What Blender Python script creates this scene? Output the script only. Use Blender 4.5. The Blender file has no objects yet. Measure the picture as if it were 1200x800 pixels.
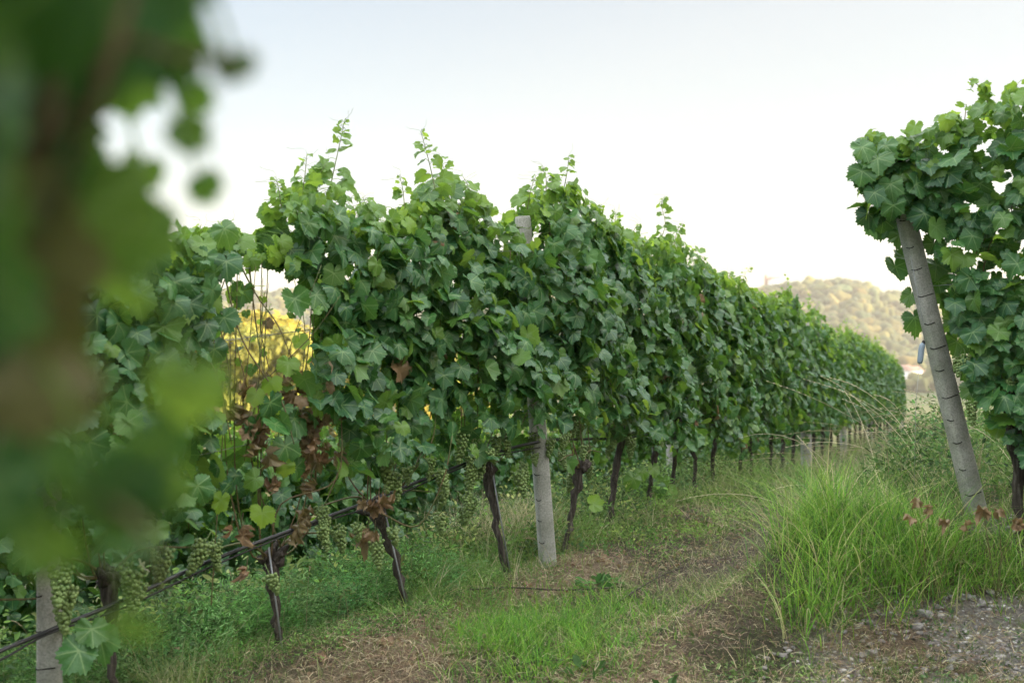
import bpy, math, random
import numpy as np
from mathutils import Vector, Euler

R = math.radians
random.seed(5)
rng = np.random.default_rng(11)
S = bpy.context.scene
COL = S.collection

# ------------------------------------------------------------------ camera, world, sun, exposure
cam_d = bpy.data.cameras.new("camera")
cam = bpy.data.objects.new("camera", cam_d); COL.objects.link(cam)
cam_d.sensor_width = 36.0
cam_d.lens = 42.0
cam_d.clip_start = 0.02
cam_d.clip_end = 6000
cam.location = (0, 0, 0)
cam.rotation_euler = (R(90 + 1.23), 0, 0)
cam_d.dof.use_dof = True
cam_d.dof.focus_distance = 6.6
cam_d.dof.aperture_fstop = 2.6
cam_d.dof.aperture_blades = 9
S.camera = cam

SUN_AZ, SUN_EL = 105.0, 12.0
sun_dir = Vector((math.sin(R(SUN_AZ)) * math.cos(R(SUN_EL)), math.cos(R(SUN_AZ)) * math.cos(R(SUN_EL)), math.sin(R(SUN_EL))))
world = bpy.data.worlds.new("World"); S.world = world; world.use_nodes = True
wn = world.node_tree; wn.nodes.clear()
out = wn.nodes.new("ShaderNodeOutputWorld")
bg1 = wn.nodes.new("ShaderNodeBackground"); bg2 = wn.nodes.new("ShaderNodeBackground")
sky = wn.nodes.new("ShaderNodeTexSky"); sky.sky_type = 'NISHITA'; sky.sun_disc = False
sky.sun_elevation = R(SUN_EL); sky.sun_rotation = R(SUN_AZ)
sky.air_density = 1.0; sky.dust_density = 2.5; sky.ozone_density = 1.0
wn.links.new(sky.outputs[0], bg1.inputs[0]); bg1.inputs[1].default_value = 0.05; sky.ozone_density = .3
# thin high cloud veil over the blue: pale, slightly warmer and brighter near the sunny horizon
tc = wn.nodes.new("ShaderNodeTexCoord")
sep = wn.nodes.new("ShaderNodeSeparateXYZ"); wn.links.new(tc.outputs["Generated"], sep.inputs[0])
def wmath(op, a, b=None, c=None):
    n = wn.nodes.new("ShaderNodeMath"); n.operation = op
    for i, v in enumerate((a, b, c)):
        if v is None: continue
        if isinstance(v, (int, float)): n.inputs[i].default_value = v
        else: wn.links.new(v, n.inputs[i])
    return n.outputs[0]
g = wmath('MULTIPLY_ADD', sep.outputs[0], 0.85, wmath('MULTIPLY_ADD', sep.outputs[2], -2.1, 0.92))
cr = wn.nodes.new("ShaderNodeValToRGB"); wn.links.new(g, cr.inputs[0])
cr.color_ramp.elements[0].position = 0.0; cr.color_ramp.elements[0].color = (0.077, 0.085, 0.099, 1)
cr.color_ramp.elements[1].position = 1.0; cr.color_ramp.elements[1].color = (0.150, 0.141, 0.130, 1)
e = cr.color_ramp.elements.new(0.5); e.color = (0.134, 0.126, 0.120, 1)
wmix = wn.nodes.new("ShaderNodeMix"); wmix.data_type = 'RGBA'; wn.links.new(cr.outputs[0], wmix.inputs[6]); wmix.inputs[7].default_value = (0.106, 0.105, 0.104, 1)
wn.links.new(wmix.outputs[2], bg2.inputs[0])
# extra overhead brightness, out of view, added to light the ground and leaves
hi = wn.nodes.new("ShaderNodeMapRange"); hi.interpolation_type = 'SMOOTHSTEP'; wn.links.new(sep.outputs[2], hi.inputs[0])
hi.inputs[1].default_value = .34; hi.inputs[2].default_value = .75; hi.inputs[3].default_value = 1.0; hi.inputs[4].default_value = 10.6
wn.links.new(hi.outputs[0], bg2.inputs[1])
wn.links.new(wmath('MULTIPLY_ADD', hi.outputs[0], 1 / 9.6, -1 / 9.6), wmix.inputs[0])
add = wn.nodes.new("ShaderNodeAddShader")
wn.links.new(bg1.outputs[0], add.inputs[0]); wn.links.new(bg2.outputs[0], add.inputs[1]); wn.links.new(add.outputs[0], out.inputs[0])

sl = bpy.data.lights.new("sun", 'SUN'); sl.energy = 5.0; sl.angle = R(0.6); sl.color = (1.0, 0.83, 0.60)
so = bpy.data.objects.new("sun", sl); COL.objects.link(so)
so.rotation_euler = sun_dir.to_track_quat('Z', 'Y').to_euler()

S.view_settings.view_transform = 'Standard'; S.view_settings.look = 'None'
S.view_settings.exposure = 1.84; S.view_settings.gamma = 1.0
S.render.engine = 'CYCLES'
cy = S.cycles
cy.max_bounces = 7; cy.diffuse_bounces = 3; cy.glossy_bounces = 2; cy.transmission_bounces = 4
cy.transparent_max_bounces = 6; cy.volume_bounces = 0
cy.use_denoising = True; cy.use_adaptive_sampling = True; cy.adaptive_threshold = 0.02
cy.caustics_reflective = False; cy.caustics_refractive = False

# ------------------------------------------------------------------ helpers
def tag(o, label=None, cat=None, group=None, kind=None):
    for k, v in (("label", label), ("category", cat), ("group", group), ("kind", kind)):
        if v: o[k] = v
    return o

def empty(name, loc):
    o = bpy.data.objects.new(name, None); COL.objects.link(o); o.location = loc; o.empty_display_size = .1
    return o

def mesh_np(name, V, faces, mat, parent=None, smooth=True, attrs=None, offset=None):
    """faces: list of (K,n) int arrays.  V in world space; offset = location of the parent (vertices become local)."""
    V = np.asarray(V, dtype=np.float32)
    if offset is not None: V = V - np.asarray(offset, dtype=np.float32)
    me = bpy.data.meshes.new(name)
    faces = [np.asarray(f, dtype=np.int32) for f in faces if len(f)]
    nl = sum(f.size for f in faces); nf = sum(len(f) for f in faces)
    me.vertices.add(len(V)); me.vertices.foreach_set("co", V.ravel())
    me.loops.add(nl); me.loops.foreach_set("vertex_index", np.concatenate([f.ravel() for f in faces]))
    tot = np.concatenate([np.full(len(f), f.shape[1], dtype=np.int32) for f in faces])
    start = np.concatenate([[0], np.cumsum(tot)[:-1]]).astype(np.int32)
    me.polygons.add(nf); me.polygons.foreach_set("loop_start", start); me.polygons.foreach_set("loop_total", tot)
    if smooth: me.polygons.foreach_set("use_smooth", np.ones(nf, dtype=bool))
    me.update(calc_edges=True)
    for k, a in (attrs or {}).items():
        at = me.attributes.new(k, 'FLOAT_VECTOR', 'POINT')
        at.data.foreach_set("vector", np.asarray(a, dtype=np.float32).ravel())
    me.materials.append(mat)
    o = bpy.data.objects.new(name, me); COL.objects.link(o)
    if parent is not None: o.parent = parent
    return o

class Acc:
    """collects vertices / faces of equal pieces that end up in ONE part mesh"""
    def __init__(s): s.V = []; s.F = {}; s.n = 0; s.A = []
    def add(s, V, faces, tint=None):
        V = np.asarray(V, dtype=np.float32).reshape(-1, 3)
        for f in faces:
            f = np.asarray(f, dtype=np.int32)
            s.F.setdefault(f.shape[1], []).append(f + s.n)
        s.V.append(V)
        if tint is not None:
            t = np.asarray(tint, dtype=np.float32)
            s.A.append(np.broadcast_to(t, V.shape) if t.ndim == 1 else t)
        s.n += len(V)
    def build(s, name, mat, parent=None, smooth=True, offset=None):
        if not s.n: return None
        return mesh_np(name, np.concatenate(s.V), [np.concatenate(v) for v in s.F.values()], mat, parent, smooth,
                       {"tint": np.concatenate(s.A)} if s.A else None, offset)

def tube(acc, pts, rad, n=6, noise=0.0, tint=None, cap=True):
    P = np.asarray(pts, dtype=float); m = len(P)
    rad = np.broadcast_to(np.asarray(rad, dtype=float), (m,))
    T = np.gradient(P, axis=0); T /= np.linalg.norm(T, axis=1)[:, None] + 1e-9
    ref = np.array([0.31, 0.9, 0.12]) if abs(T[0][2]) > .7 else np.array([0, 0, 1.0])
    A = np.cross(T, ref); A /= np.linalg.norm(A, axis=1)[:, None] + 1e-9
    B = np.cross(T, A)
    th = np.linspace(0, 2 * np.pi, n, endpoint=False)
    rr = rad[:, None] * (1 + noise * rng.uniform(-1, 1, (m, n)))
    V = P[:, None] + A[:, None] * (np.cos(th) * rr)[..., None] + B[:, None] * (np.sin(th) * rr)[..., None]
    i = np.arange(m - 1)[:, None] * n; j = np.arange(n)[None]
    q = np.stack([i + j, i + (j + 1) % n, i + n + (j + 1) % n, i + n + j], -1).reshape(-1, 4)
    fs = [q]
    if cap: fs += [np.arange(n)[None, ::-1], (np.arange(n) + (m - 1) * n)[None]]
    acc.add(V.reshape(-1, 3), fs, tint)

def spline(pts, n=8):
    P = np.asarray(pts, float); m = len(P); outp = []
    Q = np.vstack([2 * P[0] - P[1], P, 2 * P[-1] - P[-2]])
    for k in range(m - 1):
        p0, p1, p2, p3 = Q[k], Q[k + 1], Q[k + 2], Q[k + 3]
        for t in np.linspace(0, 1, n, endpoint=False):
            outp.append(.5 * ((2 * p1) + (-p0 + p2) * t + (2 * p0 - 5 * p1 + 4 * p2 - p3) * t * t + (-p0 + 3 * p1 - 3 * p2 + p3) * t ** 3))
    outp.append(P[-1]); return np.array(outp)

def sm(x, a, b):
    t = np.clip((np.asarray(x, float) - a) / (b - a), 0, 1); return t * t * (3 - 2 * t)

def _h(i, j, s):
    v = np.sin(i * 127.1 + j * 311.7 + s * 74.7) * 43758.5453
    return v - np.floor(v)
def vn(x, y, s=0):
    x = np.asarray(x, float); y = np.asarray(y, float)
    i, j = np.floor(x), np.floor(y); fx, fy = x - i, y - j
    fx = fx * fx * (3 - 2 * fx); fy = fy * fy * (3 - 2 * fy)
    return (_h(i, j, s) * (1 - fx) + _h(i + 1, j, s) * fx) * (1 - fy) + (_h(i, j + 1, s) * (1 - fx) + _h(i + 1, j + 1, s) * fx) * fy
def fbm(x, y, s=0, o=3):
    r = 0; a = .5
    for k in range(o): r = r + a * (vn(x * 2 ** k, y * 2 ** k, s + k) - .5); a *= .5
    return r

# ------------------------------------------------------------------ layout of the place
def rowx(y):
    y = np.clip(np.asarray(y, float), 1.0, 70)
    return np.where(y < 7, .2 + .727 * (y - 7), .2 + .4 * (y - 7))

def ground(x, y):
    x = np.asarray(x, float); y = np.asarray(y, float)
    base = np.interp(y, [-300, -60, 0, 3, 4.4, 5.3, 6, 7, 9.3, 12, 16.4, 40, 60, 120, 300, 500, 700, 800, 1000, 1100, 1300, 1700],
                     [-6, -1.6, -1.55, -1.45, -1.38, -1.27, -1.245, -1.18, -1.13, -1.24, -1.45, -2.15, -4, -10, -17, -15, -8, 5, 57, 62, 50, 40])
    near = 1 - sm(y, 55, 120)
    u = x - rowx(y)
    bank = .45 * sm(y, 5.0, 6.3) * sm(u, 1.25, 2.1) * (1 - sm(y, 30, 50))
    drop = -1.25 * sm(-u, .75, 1.9) - .16 * np.clip(-u - 5, 0, 60)
    mound = .05 * np.exp(-((u - .12) / .3) ** 2) * sm(y, 4, 6)
    rise = 18 * sm(x, 20, 46) * (1 - sm(y, 34, 52)) * sm(y, -200, -120)  # unseen ridge on the right, added to keep the low sun off the rows
    micro = .05 * fbm(x * 1.3, y * 1.3, 3) + .03 * fbm(x * 6, y * 6, 9) * near
    far = sm(y, 500, 1000) * (22 * fbm(x / 170 + 3, y / 300, 5) + 6 * fbm(x / 45, y / 60, 8)) - 40 * sm(y, 700, 1000) * sm(x / np.maximum(y, 1), .27, .46) + 8 * sm(y, 700, 1000) * np.exp(-((x / np.maximum(y, 1) - .27) / .05) ** 2)
    lowl = -6 * sm(-x, 15, 60) * sm(y, 40, 100) * (1 - sm(y, 300, 600))
    return base + near * (bank + drop + mound) + rise + micro + far + lowl

def gz(x, y): return float(ground(x, y))

def px_left(X):   # depth on the row line for a horizontal picture coordinate
    k = (X - 600) / 1400
    yl = (5.089 - .2) / (.727 - k); yr = 2.6 / (.4 - k)
    return np.where(np.asarray(X) < 640, yl, yr)
def row_pt(y): return float(rowx(y)), float(y)
def zpx(Y, y): return (430 - Y) / 1400 * y

# ------------------------------------------------------------------ materials
def mat(name):
    m = bpy.data.materials.new(name); m.use_nodes = True
    nt = m.node_tree; nt.nodes.clear()
    o = nt.nodes.new("ShaderNodeOutputMaterial")
    return m, nt, o
class N:
    def __init__(s, nt): s.nt = nt
    def n(s, t, **k):
        nd = s.nt.nodes.new(t)
        for a, b in k.items(): setattr(nd, a, b)
        return nd
    def set(s, sock, v):
        if hasattr(v, "links"): s.nt.links.new(v, sock)
        else: sock.default_value = v
    def math(s, op, a, b=None, c=None, clamp=False):
        nd = s.n("ShaderNodeMath", operation=op); nd.use_clamp = clamp
        for i, v in enumerate((a, b, c)):
            if v is not None: s.set(nd.inputs[i], v)
        return nd.outputs[0]
    def mix(s, f, a, b):
        nd = s.n("ShaderNodeMix", data_type='RGBA'); s.set(nd.inputs[0], f)
        s.set(nd.inputs[6], a if hasattr(a, "links") else (*a, 1)); s.set(nd.inputs[7], b if hasattr(b, "links") else (*b, 1))
        return nd.outputs[2]
    def noise(s, scale, vec=None, detail=3, rough=.55, dist=0):
        nd = s.n("ShaderNodeTexNoise"); nd.inputs["Scale"].default_value = scale; nd.inputs["Detail"].default_value = detail
        nd.inputs["Roughness"].default_value = rough; nd.inputs["Distortion"].default_value = dist
        if vec is not None: s.nt.links.new(vec, nd.inputs["Vector"])
        return nd.outputs[0]
    def ramp(s, f, *st):
        nd = s.n("ShaderNodeValToRGB"); s.nt.links.new(f, nd.inputs[0]); cr = nd.color_ramp
        while len(cr.elements) < len(st): cr.elements.new(.5)
        for el, (p, c) in zip(cr.elements, st):
            el.position = p; el.color = (*c, 1) if not isinstance(c, (int, float)) else (c, c, c, 1)
        return nd.outputs[0]
    def attr(s, name):
        nd = s.n("ShaderNodeAttribute", attribute_name=name); return nd
    def bsdf(s, col, rough=.6, spec=.5, bump=None, bs=.3, bd=.01):
        nd = s.n("ShaderNodeBsdfPrincipled"); s.set(nd.inputs["Base Color"], col if hasattr(col, "links") else (*col, 1))
        s.set(nd.inputs["Roughness"], rough); s.set(nd.inputs["Specular IOR Level"], spec)
        if bump is not None:
            b = s.n("ShaderNodeBump"); b.inputs["Strength"].default_value = bs; b.inputs["Distance"].default_value = bd
            s.nt.links.new(bump, b.inputs["Height"]); s.nt.links.new(b.outputs[0], nd.inputs["Normal"])
        return nd

def leaf_material(name, mature_a, mature_b, young, dry, tr=.24, veins=True):
    m, nt, o = mat(name); q = N(nt)
    tint = q.attr("tint"); sp = q.n("ShaderNodeSeparateXYZ"); nt.links.new(tint.outputs["Vector"], sp.inputs[0])
    r, yg, dr = sp.outputs
    geo = q.n("ShaderNodeNewGeometry")
    tc = q.n("ShaderNodeTexCoord")
    nz = q.noise(38, tc.outputs["Object"], 3)
    base = q.mix(r, mature_a, mature_b)
    base = q.mix(yg, base, young)
    base = q.mix(q.math('MULTIPLY', nz, .35), base, (base.node and (0.06, 0.17, 0.035)))
    if veins:
        lv = q.attr("luv"); s2 = q.n("ShaderNodeSeparateXYZ"); nt.links.new(lv.outputs["Vector"], s2.inputs[0])
        x = q.math('ABSOLUTE', s2.outputs[0]); y = s2.outputs[1]
        lines = None
        for a in (0, 50, 105):
            dx, dy = math.sin(R(a)), math.cos(R(a))
            along = q.math('ADD', q.math('MULTIPLY', x, dx), q.math('MULTIPLY', y, dy))
            perp = q.math('ABSOLUTE', q.math('SUBTRACT', q.math('MULTIPLY', x, dy), q.math('MULTIPLY', y, dx)))
            w = q.math('MULTIPLY_ADD', along, -.018, .030)
            l = q.math('MULTIPLY', q.math('LESS_THAN', perp, w), q.math('GREATER_THAN', along, 0.0))
            # side veins, herringbone off the main one
            sv = q.math('FRACT', q.math('MULTIPLY', q.math('SUBTRACT', along, q.math('MULTIPLY', perp, .9)), 5.5))
            sv = q.math('MULTIPLY', q.math('LESS_THAN', sv, .09), q.math('MULTIPLY', q.math('LESS_THAN', perp, .22), q.math('GREATER_THAN', along, .08)))
            l = q.math('MAXIMUM', l, q.math('MULTIPLY', sv, .45))
            lines = l if lines is None else q.math('MAXIMUM', lines, l)
        base = q.mix(q.math('MULTIPLY', lines, .55), base, (0.22, 0.33, 0.12))
    drycol = q.mix(nz, dry, (dry[0] * .45, dry[1] * .4, dry[2] * .4))
    drycol = q.mix(q.math('MULTIPLY', r, .7), drycol, (0.34, 0.26, 0.16))
    base = q.mix(dr, base, drycol)
    under = q.mix(.35, base, (0.10, 0.22, 0.085))
    under = q.mix(dr, under, drycol)
    col = q.mix(geo.outputs["Backfacing"], base, under)
    b = q.bsdf(col, q.math('MULTIPLY_ADD', geo.outputs["Backfacing"], .25, .40), .36, nz, .6, .007)
    t = q.n("ShaderNodeBsdfTranslucent")
    tcol = q.mix(yg, (0.16, 0.34, 0.035), (0.42, 0.60, 0.07))
    tcol = q.mix(dr, tcol, (0.20, 0.10, 0.05))
    nt.links.new(tcol, t.inputs[0])
    mx = q.n("ShaderNodeMixShader"); q.set(mx.inputs[0], q.math('MULTIPLY_ADD', yg, .28, tr))
    nt.links.new(b.outputs[0], mx.inputs[1]); nt.links.new(t.outputs[0], mx.inputs[2]); nt.links.new(mx.outputs[0], o.inputs[0])
    return m

M = {}
M['leaf'] = leaf_material("vine_leaf", (0.010, 0.058, 0.031), (0.034, 0.120, 0.028), (0.170, 0.300, 0.032), (0.27, 0.155, 0.075))
def plain_leaf(name, tr=.3, rough=.55):
    """colour comes straight from each blade's own tint"""
    m, nt, o = mat(name); q = N(nt)
    tint = q.attr("tint"); c = tint.outputs["Color"]
    b = q.bsdf(c, rough, .15)
    t = q.n("ShaderNodeBsdfTranslucent"); nt.links.new(c, t.inputs[0])
    mx = q.n("ShaderNodeMixShader"); mx.inputs[0].default_value = tr
    nt.links.new(b.outputs[0], mx.inputs[1]); nt.links.new(t.outputs[0], mx.inputs[2]); nt.links.new(mx.outputs[0], o.inputs[0])
    return m
M['blade'] = plain_leaf("grass_blade", .45)
M['crown'] = plain_leaf("tree_leaf", .35, .6)

m, nt, o = mat("bark"); q = N(nt); tc = q.n("ShaderNodeTexCoord"); mp = q.n("ShaderNodeMapping"); mp.inputs["Scale"].default_value = (1, 1, .12)
nt.links.new(tc.outputs["Object"], mp.inputs[0]); nz = q.noise(70, mp.outputs[0], 5, .65, .6)
c = q.ramp(nz, (.3, (0.022, 0.017, 0.014)), (.55, (0.072, 0.062, 0.052)), (.8, (0.20, 0.185, 0.16)))
b = q.bsdf(c, .9, .2, nz, .9, .02); nt.links.new(b.outputs[0], o.inputs[0]); M['bark'] = m

m, nt, o = mat("cane"); q = N(nt); tc = q.n("ShaderNodeTexCoord"); nz = q.noise(9, tc.outputs["Object"], 3)
c = q.ramp(nz, (.35, (0.085, 0.12, 0.035)), (.6, (0.13, 0.085, 0.04)), (.8, (0.07, 0.045, 0.03)))
b = q.bsdf(c, .6, .4); nt.links.new(b.outputs[0], o.inputs[0]); M['cane'] = m
m, nt, o = mat("green_shoot"); q = N(nt); b = q.bsdf((0.13, 0.16, 0.05), .5, .4); nt.links.new(b.outputs[0], o.inputs[0]); M['shoot'] = m

m, nt, o = mat("grape_skin"); q = N(nt); tc = q.n("ShaderNodeTexCoord"); nz = q.noise(25, tc.outputs["Object"], 2)
c = q.ramp(nz, (.3, (0.09, 0.15, 0.04)), (.7, (0.16, 0.23, 0.07)))
b = q.bsdf(c, .45, .4); b.inputs["Subsurface Weight"].default_value = 0.0; nt.links.new(b.outputs[0], o.inputs[0]); M['grape'] = m

m, nt, o = mat("old_concrete"); q = N(nt); tc = q.n("ShaderNodeTexCoord")
n1 = q.noise(6, tc.outputs["Object"], 5, .65); n2 = q.noise(120, tc.outputs["Object"], 3, .7)
c = q.ramp(n1, (.3, (0.24, 0.25, 0.21)), (.55, (0.38, 0.38, 0.345)), (.75, (0.50, 0.49, 0.45)))
c = q.mix(q.ramp(n2, (.42, 0.0), (.7, .6)), c, (0.11, 0.115, 0.10))
# algae stain creeping up from one side
n3 = q.noise(2.2, tc.outputs["Object"], 4)
c = q.mix(q.ramp(n3, (.52, 0.0), (.72, .55)), c, (0.13, 0.17, 0.09))
vm = q.n("ShaderNodeMix", data_type='RGBA', blend_type='MULTIPLY'); vm.inputs[0].default_value = 1.0; nt.links.new(c, vm.inputs[6]); nt.links.new(q.attr("tint").outputs["Color"], vm.inputs[7]); c = vm.outputs[2]
b = q.bsdf(c, .92, .2, n2, .5, .006); nt.links.new(b.outputs[0], o.inputs[0]); M['concrete'] = m

def simple(name, col, rough=.6, spec=.5, metal=0, ns=40, var=.25):
    m, nt, o = mat(name); q = N(nt); tc = q.n("ShaderNodeTexCoord"); nz = q.noise(ns, tc.outputs["Object"], 3)
    c = q.mix(q.math('MULTIPLY', nz, 1.0), tuple(v * (1 - var) for v in col), tuple(min(1, v * (1 + var)) for v in col))
    b = q.bsdf(c, rough, spec); b.inputs["Metallic"].default_value = metal
    nt.links.new(b.outputs[0], o.inputs[0]); return m
M['pipe'] = simple("black_polythene", (0.02, 0.021, 0.023), .42, .5)
M['slot'] = simple("dark_wire", (0.018, 0.017, 0.016), .7)
M['steel'] = simple("galvanised_steel", (0.26, 0.27, 0.28), .5, .5, .6)
M['bluetube'] = simple("pale_blue_plastic", (0.20, 0.26, 0.31), .4, .5, 0, 20, .1)
M['plaster'] = simple("white_plaster", (0.66, 0.64, 0.60), .8, .3, 0, 3, .06)
M['tiles'] = simple("roof_tiles", (0.22, 0.13, 0.10), .85, .3, 0, 2, .2)
M['glass'] = simple("dark_window", (0.05, 0.06, 0.07), .2, .5, 0, 2, .1)
M['stone'] = None
m, nt, o = mat("grey_stone"); q = N(nt); tc = q.n("ShaderNodeTexCoord"); inf = q.n("ShaderNodeObjectInfo")
n1 = q.noise(30, tc.outputs["Object"], 5, .65)
c = q.ramp(n1, (.3, (0.13, 0.125, 0.12)), (.6, (0.27, 0.265, 0.255)), (.85, (0.40, 0.39, 0.37)))
c = q.mix(q.math('MULTIPLY', inf.outputs["Random"], .45), c, (0.19, 0.16, 0.135))
b = q.bsdf(c, .9, .25, n1, .6, .01); nt.links.new(b.outputs[0], o.inputs[0]); M['stone'] = m

# ground: soil, dry clippings, moss green, gravel; painted by where those lie in the place
m, nt, o = mat("ground"); q = N(nt); tc = q.n("ShaderNodeTexCoord"); ob = tc.outputs["Object"]
gk = q.attr("cover"); sp = q.n("ShaderNodeSeparateXYZ"); nt.links.new(gk.outputs["Vector"], sp.inputs[0])
n1 = q.noise(3.2, ob, 6, .62); n2 = q.noise(42, ob, 5, .7); n3 = q.noise(160, ob, 3, .7)
soil = q.ramp(n2, (.3, (0.045, 0.037, 0.029)), (.55, (0.12, 0.10, 0.08)), (.8, (0.24, 0.205, 0.165)))
green = q.ramp(n2, (.35, (0.045, 0.047, 0.028)), (.6, (0.085, 0.090, 0.045)), (.85, (0.14, 0.13, 0.07)))
hay = q.ramp(n3, (.3, (0.13, 0.098, 0.07)), (.55, (0.27, 0.21, 0.145)), (.8, (0.42, 0.35, 0.25)))
vor = q.n("ShaderNodeTexVoronoi"); vor.inputs["Scale"].default_value = 38; nt.links.new(ob, vor.inputs["Vector"])
grav = q.mix(q.ramp(n2, (.35, 0.0), (.7, 1.0)), (0.20, 0.19, 0.18), (0.42, 0.41, 0.39))
grav = q.mix(q.ramp(n1, (.35, .8), (.6, .1)), grav, (0.20, 0.178, 0.15))
c = q.mix(q.ramp(n1, (.38, 0.0), (.6, 1.0)), soil, green)
c = q.mix(q.math('MULTIPLY', sp.outputs[0], q.ramp(n1, (.2, .75), (.6, 1.0))), c, hay)
c = q.mix(q.math('MULTIPLY', sp.outputs[1], q.ramp(n2, (.25, .5), (.5, 1.0))), c, grav)
meadow = q.ramp(q.noise(.02, ob, 5, .6), (.3, (0.05, 0.07, 0.025)), (.55, (0.09, 0.095, 0.035)), (.75, (0.17, 0.14, 0.06)))
c = q.mix(q.math('MAXIMUM', sp.outputs[2], 0.0), c, meadow)
c = q.mix(q.math('MULTIPLY', q.math('MAXIMUM', q.math('MULTIPLY', sp.outputs[2], -1.0), 0.0), .9), c, soil)
hh = q.math('ADD', n2, q.math('MULTIPLY', n3, .5))
b = q.bsdf(c, .95, .15, hh, 1.0, .06); nt.links.new(b.outputs[0], o.inputs[0]); M['ground'] = m

# ------------------------------------------------------------------ ground sheet
def grid_axis(parts):
    a = np.concatenate([np.arange(s, e, st) for s, e, st in parts] + [[parts[-1][1]]]); return a
gx = grid_axis([(-1250, -200, 50), (-200, -40, 8), (-40, -6, 1.0), (-6, 9, .06), (9, 45, 1.0), (45, 200, 8), (200, 1250.1, 50)])
gy = grid_axis([(-350, -50, 25), (-50, 1, 3), (1, 3.5, .25), (3.5, 10, .06), (10, 20, .15), (20, 70, 1.0), (70, 400, 10), (400, 1150, 14), (1150, 1700.1, 50)])
X, Y = np.meshgrid(gx, gy)
def cover(x, y):
    u = x - rowx(y)
    n = fbm(x * 2.2, y * 2.2, 21)
    hay = np.exp(-((u - .58) / .30) ** 2) * (1 - sm(y, 5.4, 6.0)) + np.exp(-((u - .30) / .22) ** 2) * sm(y, 5.2, 5.8) * (1 - sm(y, 6.8, 7.6)) + np.exp(-(((x - .28) / .36) ** 2 + ((y - 6.85) / .3) ** 2))
    hay = np.clip(hay * (.75 + 1.6 * n) , 0, 1)
    hay = np.maximum(hay, sm(u, .8, 1.4) * (1 - sm(y, 5.5, 6.4)) * .6 * sm(n, -.10, .12) * (1 - sm(x, 1.6, 2.6)))
    path = np.exp(-((u - .92 - .1 * np.sin(y) - .5 * n) / .24) ** 2) * sm(y, 5.9, 6.5) * (1 - .75 * sm(y, 8.3, 10.5))
    grav = sm(x - .35 * (y - 4.3) + .9 * n, .65, 1.35) * (1 - sm(y - .35 * (x - 1.4) + .8 * n, 5.4, 6.0)) * sm(y, -20, -10)
    grav = np.maximum(grav, sm(x, 1.4, 1.9) * (1 - sm(y + .9 * n, 4.5, 4.9)))
    n2 = fbm(x * 3.1, y * 4.2, 55, 4)
    grav = grav * np.maximum(sm(n2, -.06, .08), .9 * sm(x + 1.2 * n, 1.72, 2.05) * (1 - sm(y + n, 4.7, 5.1)))
    return np.clip(hay, 0, 1), np.clip(grav, 0, 1), np.clip(path, 0, 1)
Z = ground(X, Y)
hay_, grav_, path_ = cover(X, Y)
Z = Z - .03 * path_ * (Y < 20)
nx_, ny_ = len(gx), len(gy)
idx = np.arange(nx_ * ny_).reshape(ny_, nx_)
F = np.stack([idx[:-1, :-1], idx[:-1, 1:], idx[1:, 1:], idx[1:, :-1]], -1).reshape(-1, 4)
cov = np.stack([hay_ * (Y < 40), grav_ * (Y < 40), sm(Y, 40, 90) - path_ * (Y < 40)], -1).reshape(-1, 3)
g = mesh_np("ground", np.stack([X, Y, Z], -1).reshape(-1, 3), [F], M['ground'], attrs={"cover": cov})
tag(g, kind='structure')

# ------------------------------------------------------------------ leaves
def leaf_template(n):
    kt = np.array([0, 11, 25, 38, 50, 63, 78, 92, 105, 121, 140, 158, 171, 180.])
    kr = np.array([1, .91, .77, .84, .92, .84, .71, .74, .78, .74, .69, .60, .40, .10])
    th = np.linspace(-180, 180, n, endpoint=False) + 180 / n
    r = np.interp(np.abs(th), kt, kr)
    if n > 30: r = r * (1 + np.where(np.arange(n) % 2 == 0, .065, -.065))
    a = np.radians(th)
    o = np.stack([np.sin(a) * r, np.cos(a) * r], -1)
    V = np.vstack([[[0, 0]], o * .5, o])
    k = np.arange(n); k2 = (k + 1) % n
    tri = np.stack([np.zeros(n, int), 1 + k2, 1 + k], -1)
    quad = np.stack([1 + k, 1 + k2, 1 + n + k2, 1 + n + k], -1)[:, ::1]
    # leave the petiole sinus open between the last and first outline point
    return V, tri[:-1], quad[:-1]
T_HI = leaf_template(52); T_MD = leaf_template(26); T_LO = leaf_template(14)

def norm(v): return v / (np.linalg.norm(v, axis=-1, keepdims=True) + 1e-9)

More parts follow.
